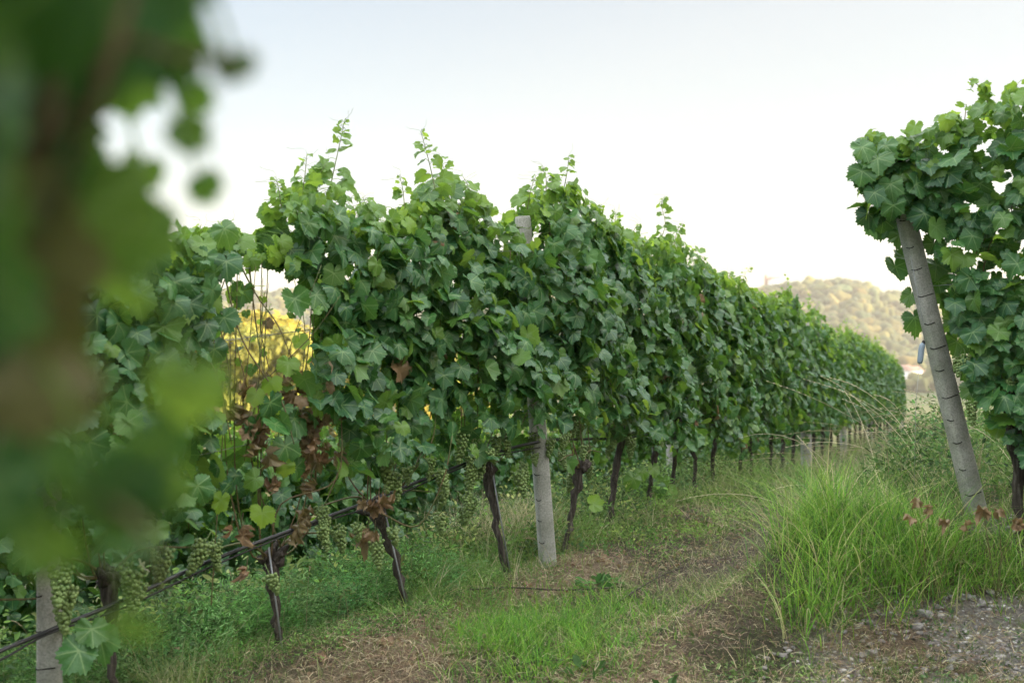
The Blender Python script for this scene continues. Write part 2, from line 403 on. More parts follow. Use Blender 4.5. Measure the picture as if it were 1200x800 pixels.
def leaves_mesh(name, P, Nrm, Tip, sc, tint, template, parent=None, offset=None, petiole_to=None, crumple=0.0):
    m = len(P)
    if m == 0: return None
    T, tri, quad = template; k = len(T)
    Nrm = norm(Nrm); Tip = norm(Tip - Nrm * np.sum(Tip * Nrm, -1, keepdims=True)); Xa = np.cross(Tip, Nrm)
    x, y = T[:, 0], T[:, 1]; r2 = x * x + y * y; th = np.arctan2(x, y)
    cup = rng.normal(-.18, .18, (m, 1)); fold = rng.normal(.20, .19, (m, 1)); wv = rng.uniform(.02, .075, (m, 1)); ph = rng.uniform(0, 6.28, (m, 1))
    curl = rng.normal(-.16, .22, (m, 1))
    cup = cup - crumple * rng.uniform(.2, .9, (m, 1)); wv = wv + crumple * .22
    lz = cup * r2 + fold * np.abs(x) + wv * np.sin(5 * th + ph) * np.sqrt(r2) * 1.3 + curl * np.maximum(y, 0) ** 2 + wv * .5 * np.sin(9 * x + 7 * y + ph)
    asym = rng.normal(1, .09, (m, 1))
    lx = x * asym; ly = y * rng.normal(1, .07, (m, 1)) + rng.normal(0, .08, (m, 1)) * x
    V = P[:, None] + sc[:, None, None] * (lx[..., None] * Xa[:, None] + ly[..., None] * Tip[:, None] + lz[..., None] * Nrm[:, None])
    V = V.reshape(-1, 3)
    off = (np.arange(m) * k)[:, None, None]
    tris = (tri[None] + off).reshape(-1, 3); quads = (quad[None] + off).reshape(-1, 4)
    tin = np.repeat(tint, k, axis=0); luv = np.tile(np.stack([x, y, 0 * x], -1), (m, 1))
    if petiole_to is not None:
        # petiole: thin three-sided stalk from blade base to the given point
        E = petiole_to; D = norm(E - P); A = norm(np.cross(D, Tip + .01)); B = np.cross(D, A)
        mid = (P + E) / 2 + np.array([0, 0, .012])
        ring = []
        for C in (P, mid, E):
            for j in range(3):
                a = j * 2.094
                ring.append(C + .0016 * (math.cos(a) * A + math.sin(a) * B))
        PV = np.stack(ring, 1).reshape(-1, 3)
        pf = np.array([[s * 3 + j, s * 3 + (j + 1) % 3, s * 3 + 3 + (j + 1) % 3, s * 3 + 3 + j] for s in (0, 1) for j in range(3)])
        pq = (pf[None] + (np.arange(m) * 9)[:, None, None]).reshape(-1, 4) + len(V)
        quads = np.vstack([quads, pq]); V = np.vstack([V, PV])
        pt = np.repeat(tint, 9, axis=0).copy(); pt[:, 1] = .75
        tin = np.vstack([tin, pt]); luv = np.vstack([luv, np.tile([[9, 0, 0]], (m * 9, 1))])
    return mesh_np(name, V, [tris, quads], M['leaf'], parent, True, {"tint": tin, "luv": luv}, offset)

class Leaves:
    def __init__(s): s.P, s.N, s.T, s.S, s.C, s.E = [], [], [], [], [], []
    def add(s, P, Nn, T, sc, tint, E):
        s.P.append(np.atleast_2d(P)); s.N.append(np.atleast_2d(Nn)); s.T.append(np.atleast_2d(T)); s.S.append(np.atleast_1d(sc)); s.C.append(np.atleast_2d(tint)); s.E.append(np.atleast_2d(E))
    def cat(s):
        return [np.concatenate(a) for a in (s.P, s.N, s.T, s.S, s.C, s.E)]

def wall_leaves(C, along, side, up_amt, z_top_frac, size=(.050, .092)):
    """C: (m,3) points on the canopy surface; along: (m,3) unit along the row; side: +-1"""
    m = len(C); outw = np.stack([along[:, 1], -along[:, 0], 0 * along[:, 0]], -1) * side[:, None]
    Nn = outw * rng.uniform(.55, 1.0, (m, 1)) + np.array([0, 0, 1]) * rng.uniform(.05, .85, (m, 1)) + rng.normal(0, .30, (m, 3))
    wild = rng.random(m) < .14; Nn[wild] = rng.normal(0, 1, (wild.sum(), 3)) + np.array([0, 0, .5])
    T = np.array([0, 0, -1.]) + along * rng.normal(0, .55, (m, 1)) + outw * .25 + rng.normal(0, .15, (m, 3))
    sc = rng.uniform(*size, m) * (1 - .35 * np.clip(z_top_frac, 0, 1))
    small = rng.random(m) < .22; sc[small] *= rng.uniform(.5, .8, small.sum())
    young = np.clip(z_top_frac * rng.uniform(.3, 1.0, m) + (rng.random(m) < .17) * rng.uniform(.15, .7, m), 0, 1)
    tint = np.stack([rng.random(m), young, np.zeros(m)], -1)
    E = C - outw * rng.uniform(.05, .12, (m, 1)) + np.array([0, 0, 1]) * rng.uniform(-.05, .05, (m, 1)) + along * rng.normal(0, .03, (m, 1))
    return Nn, T, sc, tint, E

# ------------------------------------------------------------------ main row, near part
TOPX = [-150, 60, 130, 180, 230, 262, 285, 305, 322, 350, 390, 420, 455, 480, 505, 530, 548, 575, 600, 622, 645, 668, 690, 720, 750, 785, 805, 830, 870, 905, 950, 1000]
TOPY = [262, 275, 290, 275, 268, 262, 300, 292, 240, 215, 225, 245, 250, 243, 215, 215, 232, 255, 268, 236, 215, 222, 252, 268, 280, 278, 296, 318, 335, 352, 378, 405]
BOTX = [-150, 60, 225, 300, 380, 440, 520, 560, 640, 700, 760, 800, 850, 900, 950, 1000]
BOTY = [630, 600, 555, 540, 530, 512, 505, 492, 478, 490, 515, 512, 508, 502, 496, 492]

vine_y = [3.95, 4.62, 5.31, 5.99, 6.68, 7.28, 8.22, 9.1, 9.72, 10.45, 11.17, 12.3, 12.97, 14.0]
def along_at(y):
    y = np.asarray(y, float)
    d = np.stack([np.where(y < 7, .727, .4), np.ones_like(y), 0 * y], -1); return norm(d)

L = Leaves()
def sample_row(n, ylo, yhi):
    # uniform in arc length
    y = rng.uniform(ylo, yhi, int(n * 1.2)); w = np.where(y < 7, 1.236, 1.077) / 1.236
    return y[rng.random(len(y)) < w][:n]
ys = sample_row(11500, 3.5, 14.5)
px = 600 + 1400 * rowx(ys) / ys
zt = (430 - np.interp(px, TOPX, TOPY)) / 1400 * ys
zb = (430 - np.interp(px, BOTX, BOTY)) / 1400 * ys
f = rng.random(len(ys)) ** .93
z = zb + (zt - zb) * f - rng.exponential(.05, len(ys)) * (f < .12)
side = np.where(rng.random(len(ys)) < .56, 1, -1)
depth = np.where(rng.random(len(ys)) < .2, rng.uniform(-.05, .1, len(ys)), rng.uniform(.10, .25, len(ys)) + .05 * np.sin(ys * 5.1 + z * 6))
depth = depth * (1 - .55 * f ** 4)
al = along_at(ys)
C = np.stack([rowx(ys), ys, z], -1) + np.stack([al[:, 1], -al[:, 0], 0 * ys], -1) * (side * depth)[:, None]
PXc = 600 + 1400 * C[:, 0] / C[:, 1]; PYc = 430 - 1400 * C[:, 2] / C[:, 1]
gap = ((PXc - 292) / 82) ** 2 + ((PYc - 402) / 100) ** 2 < 1
gap2 = (PXc > 255) & (PXc < 395) & (PYc > 470)
gap3 = (((PXc - 300) / 66) ** 2 + ((PYc - 345) / 45) ** 2 < 1) | (((PXc - 295) / 60) ** 2 + ((PYc - 410) / 75) ** 2 < 1)
post_win = (np.abs(PXc - 613) < 15) & (PYc > 252) & (PYc < 315) & (side > 0)
thin = np.ones(len(ys)); thin[gap] = .05; thin[gap3] = .02; thin[gap2] = .24; thin[post_win] = .12
thin[(PXc < 255) & (PXc > 215)] = .6
keep = rng.random(len(ys)) < thin
C, al, side, f, z, ys, PXc, PYc = [a[keep] for a in (C, al, side, f, z, ys, PXc, PYc)]
ztf = np.clip((f - .86) / .14, 0, 1)
Nn, Tt, sc, tint, E = wall_leaves(C, al, side, 0, ztf)
# some dried leaves around the weak vine
dryz = (PXc > 250) & (PXc < 410) & (PYc > 425) & (PYc < 590)
dd = dryz & (rng.random(len(ys)) < .30); tint[dd, 2] = rng.uniform(.8, 1, dd.sum()); sc[dd] *= .55
d2 = (rng.random(len(ys)) < .006); tint[d2, 2] = .9
L.add(C, Nn, Tt, sc, tint, E)

# dried leaf bunches hanging in the weak vine
dl = Leaves()
for (cx, cy, n) in [(290, 490, 13), (305, 520, 8), (365, 515, 16), (372, 545, 10), (352, 500, 10), (432, 632, 5), (440, 590, 6), (385, 480, 8), (290, 630, 4), (355, 612, 4), (345, 460, 6), (318, 560, 3)]:
    y0 = float(px_left(cx)) - .12
    c0 = np.array([(cx - 600) / 1400 * y0, y0, zpx(cy, y0)])
    P = c0 + rng.normal(0, 1, (n, 3)) * np.array([.032, .05, .055])
    dl.add(P, rng.normal(0, 1, (n, 3)), np.array([0, 0, -1.]) + rng.normal(0, .3, (n, 3)), rng.uniform(.028, .06, n),
           np.stack([rng.random(n), rng.random(n) * .2, rng.uniform(.7, 1, n)], -1), P + np.array([0, .03, .06]))
# big fresh leaves standing out at the weak vine and at the row's foot
def hand_leaves(lst, young=0.1, yoff=-.22, s=(.07, .095)):
    for (cx, cy) in lst:
        y0 = float(px_left(cx)) + yoff
        P = np.array([[(cx - 600) / 1400 * y0, y0, zpx(cy, y0)]])
        L.add(P, np.array([[.3, -1, .45]]) + rng.normal(0, .22, (1, 3)), np.array([[0, -.1, -1.]]) + rng.normal(0, .35, (1, 3)), rng.uniform(*s, 1),
              np.array([[rng.random(), young * rng.random() * 2, 0]]), P + np.array([[.02, .09, .05]]))
hand_leaves([(345, 490), (335, 522), (262, 268), (240, 300), (205, 330), (180, 300), (222, 355), (262, 372),
             (385, 420), (400, 395), (420, 500), (412, 540), (120, 745), (95, 760), (110, 735), (345, 350), (370, 345)])
hand_leaves([(322, 478), (335, 545), (300, 560), (308, 600), (260, 585), (338, 425), (352, 398), (300, 462), (318, 446)], 1.0, s=(.045, .065))
hand_leaves([(742, 560), (752, 552), (765, 548), (778, 562), (785, 575), (770, 570), (695, 590), (560, 530), (665, 540)], .4, -.2)

# ---- shoots rising above the hedge: base and tip in the row's plane
shoot_specs = [  # (X, Y) of points along, leaf size
    ([(352, 235), (356, 205), (358, 178)], .045), ([(385, 225), (392, 190), (398, 160), (402, 138)], .05), ([(330, 250), (326, 225), (322, 208)], .042),
    ([(372, 232), (370, 212), (380, 190)], .05), ([(474, 250), (472, 225), (468, 206)], .035), ([(512, 232), (505, 200), (498, 172), (492, 152)], .055),
    ([(520, 228), (522, 205), (514, 182)], .055), ([(545, 240), (548, 218), (542, 205)], .045), ([(618, 245), (622, 222), (628, 205)], .05),
    ([(660, 225), (665, 200), (667, 180)], .05), ([(640, 225), (640, 208), (636, 195)], .05), ([(690, 262), (700, 248), (705, 240)], .045), ([(716, 272), (722, 256), (721, 246)], .045),
    ([(772, 290), (780, 262), (776, 240), (780, 230)], .05), ([(790, 290), (794, 270), (800, 262)], .045), ([(815, 318), (812, 298), (818, 290)], .04),
    ([(868, 345), (872, 325), (880, 312)], .05), ([(850, 340), (856, 322), (850, 318)], .05), ([(262, 290), (262, 272), (266, 262)], .05), ([(240, 290), (236, 275), (232, 262)], .05),
    ([(430, 252), (428, 240), (424, 230)], .045), ([(740, 285), (744, 268), (750, 262)], .045), ([(905, 362), (903, 350), (906, 342)], .05)]
shoots = []
for spec, ls in shoot_specs:
    pts = []
    for (a, bq) in spec:
        y0 = float(px_left(spec[0][0])) + random.uniform(-.08, .08)
        if not pts: yy = y0
        pts.append(((a - 600) / 1400 * yy, yy + (len(pts)) * .01, zpx(bq, yy)))
    sp_ = spline(pts, 7); m = len(sp_)
    shoots.append((yy, sp_))
    for k in range(0, m):
        if rng.random() > .72: continue
        t = k / (m - 1); s_ = ls * (1.35 - 1.0 * t) * rng.uniform(.75, 1.2)
        sd = 1 if k % 2 else -1
        dirv = norm(np.array([sd * rng.uniform(.5, 1), rng.normal(0, .7), rng.uniform(-.2, .35)]))
        P = sp_[k] + dirv * s_ * .9
        L.add(P, norm(np.array([rng.normal(0, .4), rng.normal(-.5, .5), rng.uniform(.3, 1)])), dirv * .8 + np.array([0, 0, -.6]), s_,
              np.array([rng.random(), np.clip(.35 + .6 * t + rng.normal(0, .1), 0, 1), 0]), sp_[k])

P, Nn, Tt, sc, tint, E = L.cat()
dP = dl.cat()

# ---- grape bunches
def bunch_mesh(n=38, length=.13, wid=.042, seed=0):
    r = np.random.default_rng(seed)
    import bmesh
    bm = bmesh.new(); bmesh.ops.create_icosphere(bm, subdivisions=2, radius=1); bv = np.array([v.co[:] for v in bm.verts]); bf = np.array([[v.index for v in f.verts] for f in bm.faces]); bm.free()
    a = Acc()
    for k in range(n):
        t = (k + .5) / n; rad = wid * (1 - t) ** .6 * (.35 + .7 * r.random() ** .5)
        an = k * 2.4; c = np.array([math.cos(an) * rad, math.sin(an) * rad, -.02 - length * t + r.normal(0, .004)])
        a.add(bv * r.uniform(.0072, .0092) + c, [bf])
    tube(a, [(0, 0, .03), (0.002, 0, -.02), (0, .001, -.05)], [.0018, .0018, .0015], 4)
    o = a.build("grape_bunch", M['grape']); me = o.data; bpy.data.objects.remove(o); return me
bunches = [bunch_mesh(80, .13, .036, 1), bunch_mesh(58, .10, .032, 2), bunch_mesh(95, .145, .040, 3), bunch_mesh(44, .08, .030, 4)]
def hang_bunch(parent, p):
    o = bpy.data.objects.new("grape_bunch", random.choice(bunches)); COL.objects.link(o); o.parent = parent
    o.location = Vector(p) - parent.location; o.rotation_euler = (random.gauss(0, .2), random.gauss(0, .2), random.uniform(0, 6))
    s_ = random.uniform(.8, 1.15); o.scale = (s_, s_, s_)

# ---- near vines
trunk_px = {  # index -> (base X, base Y, head X, head Y)
    2: (330, 765, 318, 655), 3: (475, 727, 444, 600), 4: (596, 681, 570, 545), 5: (656, 642, 680, 548), 6: (716, 624, 728, 510)}
near_info = {
    0: ("grape vine at the left edge, behind the out of focus leaves", None),
    1: ("grape vine between left concrete post and the weak browned vine", None),
    2: ("thin weak grape vine with gap in its leaves and brown dried leaves", None),
    3: ("leafy grape vine with dark gnarled head and slanting trunk beside the weak vine", None),
    4: ("tall dense grape vine just left of the upright concrete post", None),
    5: ("grape vine just right of the upright concrete post, its trunk leaning right", None),
    6: ("grape vine with straight dark trunk, second right of the upright concrete post", None),
    7: ("grape vine with tall shoot, third right of the upright concrete post", None),
    8: ("grape vine fourth right of the upright concrete post", None),
    9: ("grape vine fifth right of the upright concrete post", None),
    10: ("grape vine sixth right of the upright concrete post", None),
    11: ("grape vine seventh right of the upright concrete post", None),
    12: ("grape vine eighth right of the upright concrete post", None),
    13: ("grape vine ninth right of the upright concrete post", None)}
near_bounds = [(-9 if i == 0 else (vine_y[i - 1] + vine_y[i]) / 2, 99 if i == len(vine_y) - 1 else (vine_y[i] + vine_y[i + 1]) / 2) for i in range(len(vine_y))]
owner = np.array([next(i for i, (a, bq) in enumerate(near_bounds) if a <= yy < bq) for yy in P[:, 1]])
near_vines = []

def trunk_part(parent, base, head, offset, r0=.017, r1=.026, bend=.02):
    base = np.array(base); head = np.array(head)
    a = Acc(); m = 14; t = np.linspace(0, 1, m)[:, None]
    pts = base * (1 - t) + head * t + np.array([bend, bend * .6, 0]) * np.sin(t * 3.1 + .4) * rng.uniform(-1, 1) + rng.normal(0, .006, (m, 3))
    pts[0] = base - np.array([0, 0, .06])
    rr = np.interp(t[:, 0], [0, .08, .5, .85, 1], [r0 * 1.25, r0, r0, r1, r1 * 1.5])
    tube(a, pts, rr * rng.uniform(.86, 1.2, m), 10, .24)
    # gnarled head: short stubby spurs
    for k in range(5):
        d = norm(np.array([rng.normal(0, .7), rng.normal(0, .7), rng.uniform(.1, .9)])); ln = rng.uniform(.05, .12)
        c = head + rng.normal(0, .012, 3)
        tube(a, [c - d * .02, c + d * ln * .5 + rng.normal(0, .008, 3), c + d * ln], [r1 * 1.1, r1 * .75, r1 * .4], 7, .2)
    return a.build("trunk", M['bark'], parent, True, offset)

def cane_part(parent, pts, r, offset, name="cane", mat_='cane'):
    a = Acc(); p = spline(pts, 5); tube(a, p, np.linspace(r, r * .5, len(p)), 5, .05)
    return a.build(name, M[mat_], parent, True, offset)

for i, vy in enumerate(vine_y):
    if i in trunk_px:
        bx, by, hx, hy = trunk_px[i]
        x0, y0 = (bx - 600) / 1400 * vy, vy; x0 = float(x0)
        base = (x0, y0, gz(x0, y0)); head = ((hx - 600) / 1400 * (vy + .02), vy + .02, zpx(hy, vy))
    else:
        x0, y0 = row_pt(vy); base = (x0, y0, gz(x0, y0)); head = (x0 + random.uniform(-.05, .08), y0 + random.uniform(-.05, .05), base[2] + random.uniform(.55, .7) - (.1 if i < 2 else 0))
    root = empty("grape_vine", base); tag(root, near_info[i][0], "grape vine", "vines of the long row")
    near_vines.append(root)
    trunk_part(root, base, head, base, .017 if i != 6 else .021)
    k = owner == i
    leaves_mesh("foliage", P[k], Nn[k], Tt[k], sc[k], tint[k], T_HI if i < 9 else T_MD, root, base, E[k])
    if i == 2:
        leaves_mesh("dry_leaves", *dP[:5], T_HI, root, base, dP[5], crumple=1.5)["label"] = "crumpled brown dried leaves"
    zt_ = zpx(float(np.interp(600 + 1400 * float(rowx(vy)) / vy, TOPX, TOPY)), vy)
    dirv = along_at(vy)
    for c in range(6):
        off = random.uniform(-.42, .42); h = np.array(head)
        top = np.array([x0, y0, 0]) + dirv * (off * 1.1); top = np.array([top[0] + random.uniform(-.06, .06), top[1], zt_ - random.uniform(.05, .35)])
        mid = h * .45 + top * .55 + dirv * off * .35; mid[2] = h[2] + .35 + random.random() * .2
        st = h + dirv * off * .45; st[2] = h[2] + .06
        cane_part(root, [h, st, mid, top], .0045, base)
    # horizontal fruiting arm tied along the lower wire
    for sgn in (-1, 1):
        h = np.array(head); cane_part(root, [h, h + dirv * sgn * .15 + np.array([0, 0, .09]), h + dirv * sgn * .4 + np.array([0, 0, .07])], .007, base, "fruiting_arm")
    nb = {2: 4, 3: 9, 4: 9, 5: 9, 6: 8, 7: 7}.get(i, 5)
    if i > 0:
        for c in range(nb):
            off = random.uniform(-.42, .42); h = np.array(head)
            pp = np.array([x0, y0, 0]) + dirv * off + np.array([dirv[1], -dirv[0], 0]) * random.uniform(.03, .17)
            hang_bunch(root, (pp[0], pp[1], h[2] + random.uniform(.0, .26)))
# extra: bunches the photograph shows in the open
for (cx, cy, vi) in [(395, 625, 2), (378, 600, 2), (540, 515, 4), (558, 522, 4), (552, 540, 4), (505, 545, 3), (515, 560, 3), (680, 505, 5), (690, 530, 5), (672, 495, 5), (425, 520, 3), (455, 545, 3), (462, 560, 3), (440, 640, 3), (460, 625, 3), (700, 515, 6), (655, 500, 5), (85, 690, 1), (75, 700, 1), (74, 668, 1), (245, 640, 1)]:
    y0 = float(px_left(cx)) - .16
    hang_bunch(near_vines[vi], ((cx - 600) / 1400 * y0, y0, zpx(cy - 12, y0)))
# bare canes crossing the gap
for pts in [[(215, 470), (240, 400), (262, 330), (276, 300)], [(276, 300), (300, 345), (325, 380), (342, 420)], [(290, 300), (300, 380), (312, 460)], [(262, 320), (285, 400), (330, 470), (345, 520)],
            [(215, 380), (255, 440), (272, 520)], [(345, 560), (352, 480), (362, 400), (366, 330)], [(370, 560), (372, 480), (376, 390)], [(270, 500), (268, 430), (246, 340)],
            [(285, 640), (268, 560), (262, 480)], [(330, 640), (300, 560), (285, 470)], [(250, 700), (250, 690), (262, 500)], [(318, 655), (330, 590), (395, 560), (400, 470)]]:
    w = []
    for (cx, cy) in pts:
        y0 = float(px_left(pts[0][0])) + random.uniform(-.05, .05); w.append(((cx - 600) / 1400 * y0, y0, zpx(cy, y0)))
    cane_part(near_vines[2], w, .0042, near_vines[2].location[:])
gl = []
for q_ in range(11):
    xa = rng.uniform(228, 362); xb = xa + rng.normal(0, 38); ya, yb = rng.uniform(430, 560), rng.uniform(300, 350); y0 = float(px_left(xa)) + rng.uniform(-.12, .12)
    w = [((xa - 600) / 1400 * y0, y0, zpx(ya, y0)), (((xa + xb) / 2 + rng.normal(0, 9) - 600) / 1400 * y0, y0, zpx((ya + yb) / 2, y0)), ((xb - 600) / 1400 * y0, y0, zpx(yb, y0))]
    cane_part(near_vines[2], w, rng.uniform(.0018, .0032), near_vines[2].location[:])
    for t_ in rng.uniform(0, 1, 3): gl.append(np.array(w[0]) * (1 - t_) + np.array(w[2]) * t_ + rng.normal(0, .025, 3))
gl = np.array(gl); n_ = len(gl)
leaves_mesh("small_leaves", gl, rng.normal(0, .6, (n_, 3)) + [0, -.7, .3], rng.normal(0, .6, (n_, 3)) + [0, 0, -.7], rng.uniform(.014, .042, n_), np.stack([rng.random(n_), rng.uniform(.2, 1, n_), (rng.random(n_) < .25) * .9], -1), T_HI, near_vines[2], near_vines[2].location[:], gl + [0.01, .02, .03])
for pts in [[(440, 600), (470, 570), (505, 520), (512, 470)], [(445, 600), (410, 560), (395, 500)], [(446, 600), (490, 615), (520, 560), (530, 510)]]:
    w = []
    for (cx, cy) in pts:
        y0 = 5.93; w.append(((cx - 600) / 1400 * y0, y0, zpx(cy, y0)))
    cane_part(near_vines[3], w, .0055, near_vines[3].location[:])
for yy, sp_ in shoots:
    i = next(i for i, (a, bq) in enumerate(near_bounds) if a <= yy < bq)
    a = Acc(); tube(a, sp_, np.linspace(.0032, .0012, len(sp_)), 5)
    # tendrils
    for k in range(3):
        p = sp_[-1 - k * 2]; d = norm(np.array([rng.normal(0, 1), rng.normal(0, .4), rng.uniform(.2, 1)]))
        tt = np.linspace(0, 1, 6)[:, None]; tube(a, p + d * tt * .09 + np.array([.012, 0, .01]) * np.sin(tt * 5), .0007, 3)
    a.build("shoot", M['shoot'], near_vines[i], True, near_vines[i].location[:])

# ------------------------------------------------------------------ far vines of the row: a few variants copied
def far_vine(name, seed, h0=.62, h1=2.02, n=820, dens_side=.5, tmpl=None, half=.52):
    r_ = rng
    root = empty(name, (0, 0, 0))
    trunk_part(root, (0, 0, 0), (.03, 0, .62), (0, 0, 0), .022)
    s_ = r_.uniform(-half, half, n); f = r_.random(n) ** .93
    top = h1 + .10 * np.sin(s_ * 9 + seed) + .07 * np.sin(s_ * 17 + seed * 2)
    z = h0 + (top - h0) * f - r_.exponential(.06, n) * (f < .1)
    side = np.where(r_.random(n) < .5, 1, -1)
    depth = np.where(r_.random(n) < .2, r_.uniform(-.05, .1, n), r_.uniform(.1, .25, n)) * (1 - .5 * f ** 4)
    al = np.tile([[1., 0, 0]], (n, 1))
    C = np.stack([s_, -side * depth, z], -1)
    Nn, Tt, sc, tint, E = wall_leaves(C, al, side, 0, np.clip((f - .86) / .14, 0, 1))
    extra = []
    for k in range(3):   # shoots above the hedge
        bx = r_.uniform(-half, half); hh = r_.uniform(.1, .42)
        for j in range(7):
            t = j / 6; extra.append(((bx + r_.normal(0, .03), r_.normal(0, .03), h1 + hh * t), .055 * (1.2 - .8 * t), .4 + .5 * t))
    Pe = np.array([e_[0] for e_ in extra]); ne = len(Pe)
    C = np.vstack([C, Pe]); Nn = np.vstack([Nn, r_.normal(0, .6, (ne, 3)) + [0, 0, .6]]); Tt = np.vstack([Tt, r_.normal(0, .7, (ne, 3)) + [0, 0, -.5]])
    sc = np.concatenate([sc, [e_[1] for e_ in extra]]); tint = np.vstack([tint, [[r_.random(), e_[2], 0] for e_ in extra]]); E = np.vstack([E, Pe + [0, 0, -.03]])
    leaves_mesh("foliage", C, Nn, Tt, sc, tint, tmpl or T_MD, root, None, E)
    for k in range(3):
        off = r_.uniform(-.4, .4); cane_part(root, [(0.03, 0, .62), (off * .6, 0, .75), (off, .02, 1.3), (off * 1.1, 0, 1.85)], .0045, (0, 0, 0))
    for k in range(4):
        hang_bunch(root, (r_.uniform(-.4, .4), -r_.uniform(.03, .2), r_.uniform(.66, .92)))
    return root
def copy_tree(o):
    c = o.copy(); COL.objects.link(c)
    for ch in list(o.children):
        d = ch.copy(); COL.objects.link(d); d.parent = c; d.matrix_parent_inverse = ch.matrix_parent_inverse
    return c
protos = [far_vine("grape_vine", k, tmpl=T_MD) for k in range(5)]
used = [False] * 5
def place_far(x, y, ang, label, group, k=None, scale=1.0, z=None):
    k = random.randrange(5) if k is None else k
    if not used[k]: o = protos[k]; used[k] = True
    else: o = copy_tree(protos[k])
    o.location = (x, y, gz(x, y) if z is None else z); o.rotation_euler = (0, 0, ang + (math.pi if random.random() < .5 else 0)); o.scale = (1, 1, scale)
    tag(o, label, "grape vine", group); return o
yy = 14.92; k = 0; ordn = ["tenth", "eleventh"]
ang_r = math.atan2(1, .4)
while yy < 33.5:
    x, y = row_pt(yy)
    lab = f"grape vine {ordn[k]} right of the upright concrete post" if k < 2 else "grape vine in the distant stretch of the long row, beyond the second concrete post"
    place_far(x, y, ang_r, lab, "vines of the long row", k % 5, random.uniform(.93, 1.10)); yy += .9; k += 1
# lower terrace row behind
for j, yy in enumerate(np.arange(5.6, 37, .95)):
    x = .4 * yy - 5.2
    place_far(x, yy, ang_r, "grape vine of the lower row seen under and behind the long row's trunks", "vines of the lower row behind", None, .95)

# ------------------------------------------------------------------ right-hand row
def right_pt(t): return 1.86 + .86 * t, 6.42 - .5 * t
RX = [985, 1000, 1010, 1060, 1100, 1130, 1160, 1200, 1300, 1600]; RT = [200, 165, 158, 160, 152, 140, 120, 100, 90, 80]; RB = [200, 222, 262, 275, 400, 455, 500, 540, 600, 640]
t = rng.uniform(.05, 2.3, 3600); x, y = right_pt(t); px = 600 + 1400 * x / y
zt = zpx(np.interp(px, RX, RT), y) + .10 * fbm(t * 6, 0 * t, 4) * 2; zb = zpx(np.interp(px, RX, RB), y) + .12 * fbm(t * 9, 0 * t, 8) * 2; f = rng.random(len(t)) ** .9
z = zb + (zt - zb) * f; side = np.where(rng.random(len(t)) < .55, 1, -1)
al = np.tile(norm(np.array([[-.86, .5, 0]])), (len(t), 1))
outw = np.stack([al[:, 1], -al[:, 0], 0 * t], -1)
# outward (+) must face the camera side
if outw[0, 1] > 0: side_c = -side
else: side_c = side
dep = rng.uniform(.06, .22, len(t))
C = np.stack([x, y, z], -1) + outw * (side_c * dep)[:, None]
PX = 600 + 1400 * C[:, 0] / C[:, 1]; PY = 430 - 1400 * C[:, 2] / C[:, 1]
linepx = 1058 + (PY - 215) * (88 / 355)
on_post = (np.abs(PX - linepx) < 26) & (PY > 248)
left_of = (PX < linepx - 10) & (PY > 262) & ~((PY < 335) & (PX > 1040))
keep = ~(on_post & (C[:, 1] < 6.5)) & ~left_of & (rng.random(len(t)) < np.where((PX > 1100) & (PY < 330), .55, np.where(PX < 1050, .6, .85)))
C, al, side_c, f = C[keep], al[keep], side_c[keep], f[keep]
Nn, Tt, sc, tint, E = wall_leaves(C, al, side_c, 0, np.clip((f - .88) / .12, 0, 1))
LR = Leaves(); LR.add(C, Nn, Tt, sc, tint, E)
for (cx, cy) in [(1030, 185), (1012, 200), (1045, 215), (1075, 215), (1026, 225), (1048, 240), (1085, 250), (1012, 172), (1090, 265), (1108, 300), (1100, 330), (1115, 350), (1122, 400), (1135, 430), (1128, 380), (1140, 455), (1098, 310), (1060, 300), (1055, 275), (1050, 312), (1068, 345), (1072, 372), (1110, 345), (1120, 375), (1078, 330), (1095, 285), (1130, 330), (1100, 215), (1118, 190), (1040, 170)]:
    y0 = 6.05 if cy < 260 else 6.35
    Pq = np.array([[(cx - 600) / 1400 * y0, y0, zpx(cy, y0)]])
    LR.add(Pq, np.array([[-.2, -1, .5]]) + rng.normal(0, .25, (1, 3)), np.array([[0, 0, -1.]]) + rng.normal(0, .3, (1, 3)), rng.uniform(.07, .1, 1), np.array([[rng.random(), rng.random() * .2, 0]]), Pq + np.array([[.02, .09, .04]]))
C, Nn, Tt, sc, tint, E = LR.cat()
rlabels = ["grape vine at the end of the right row, leaves over the leaning post", "second grape vine of the right row, cut by the picture's edge", "third grape vine of the right row, past the picture's edge"]
bnd = [-9, .95, 1.75, 9]; tpar = (C[:, 0] - 1.86) / .86
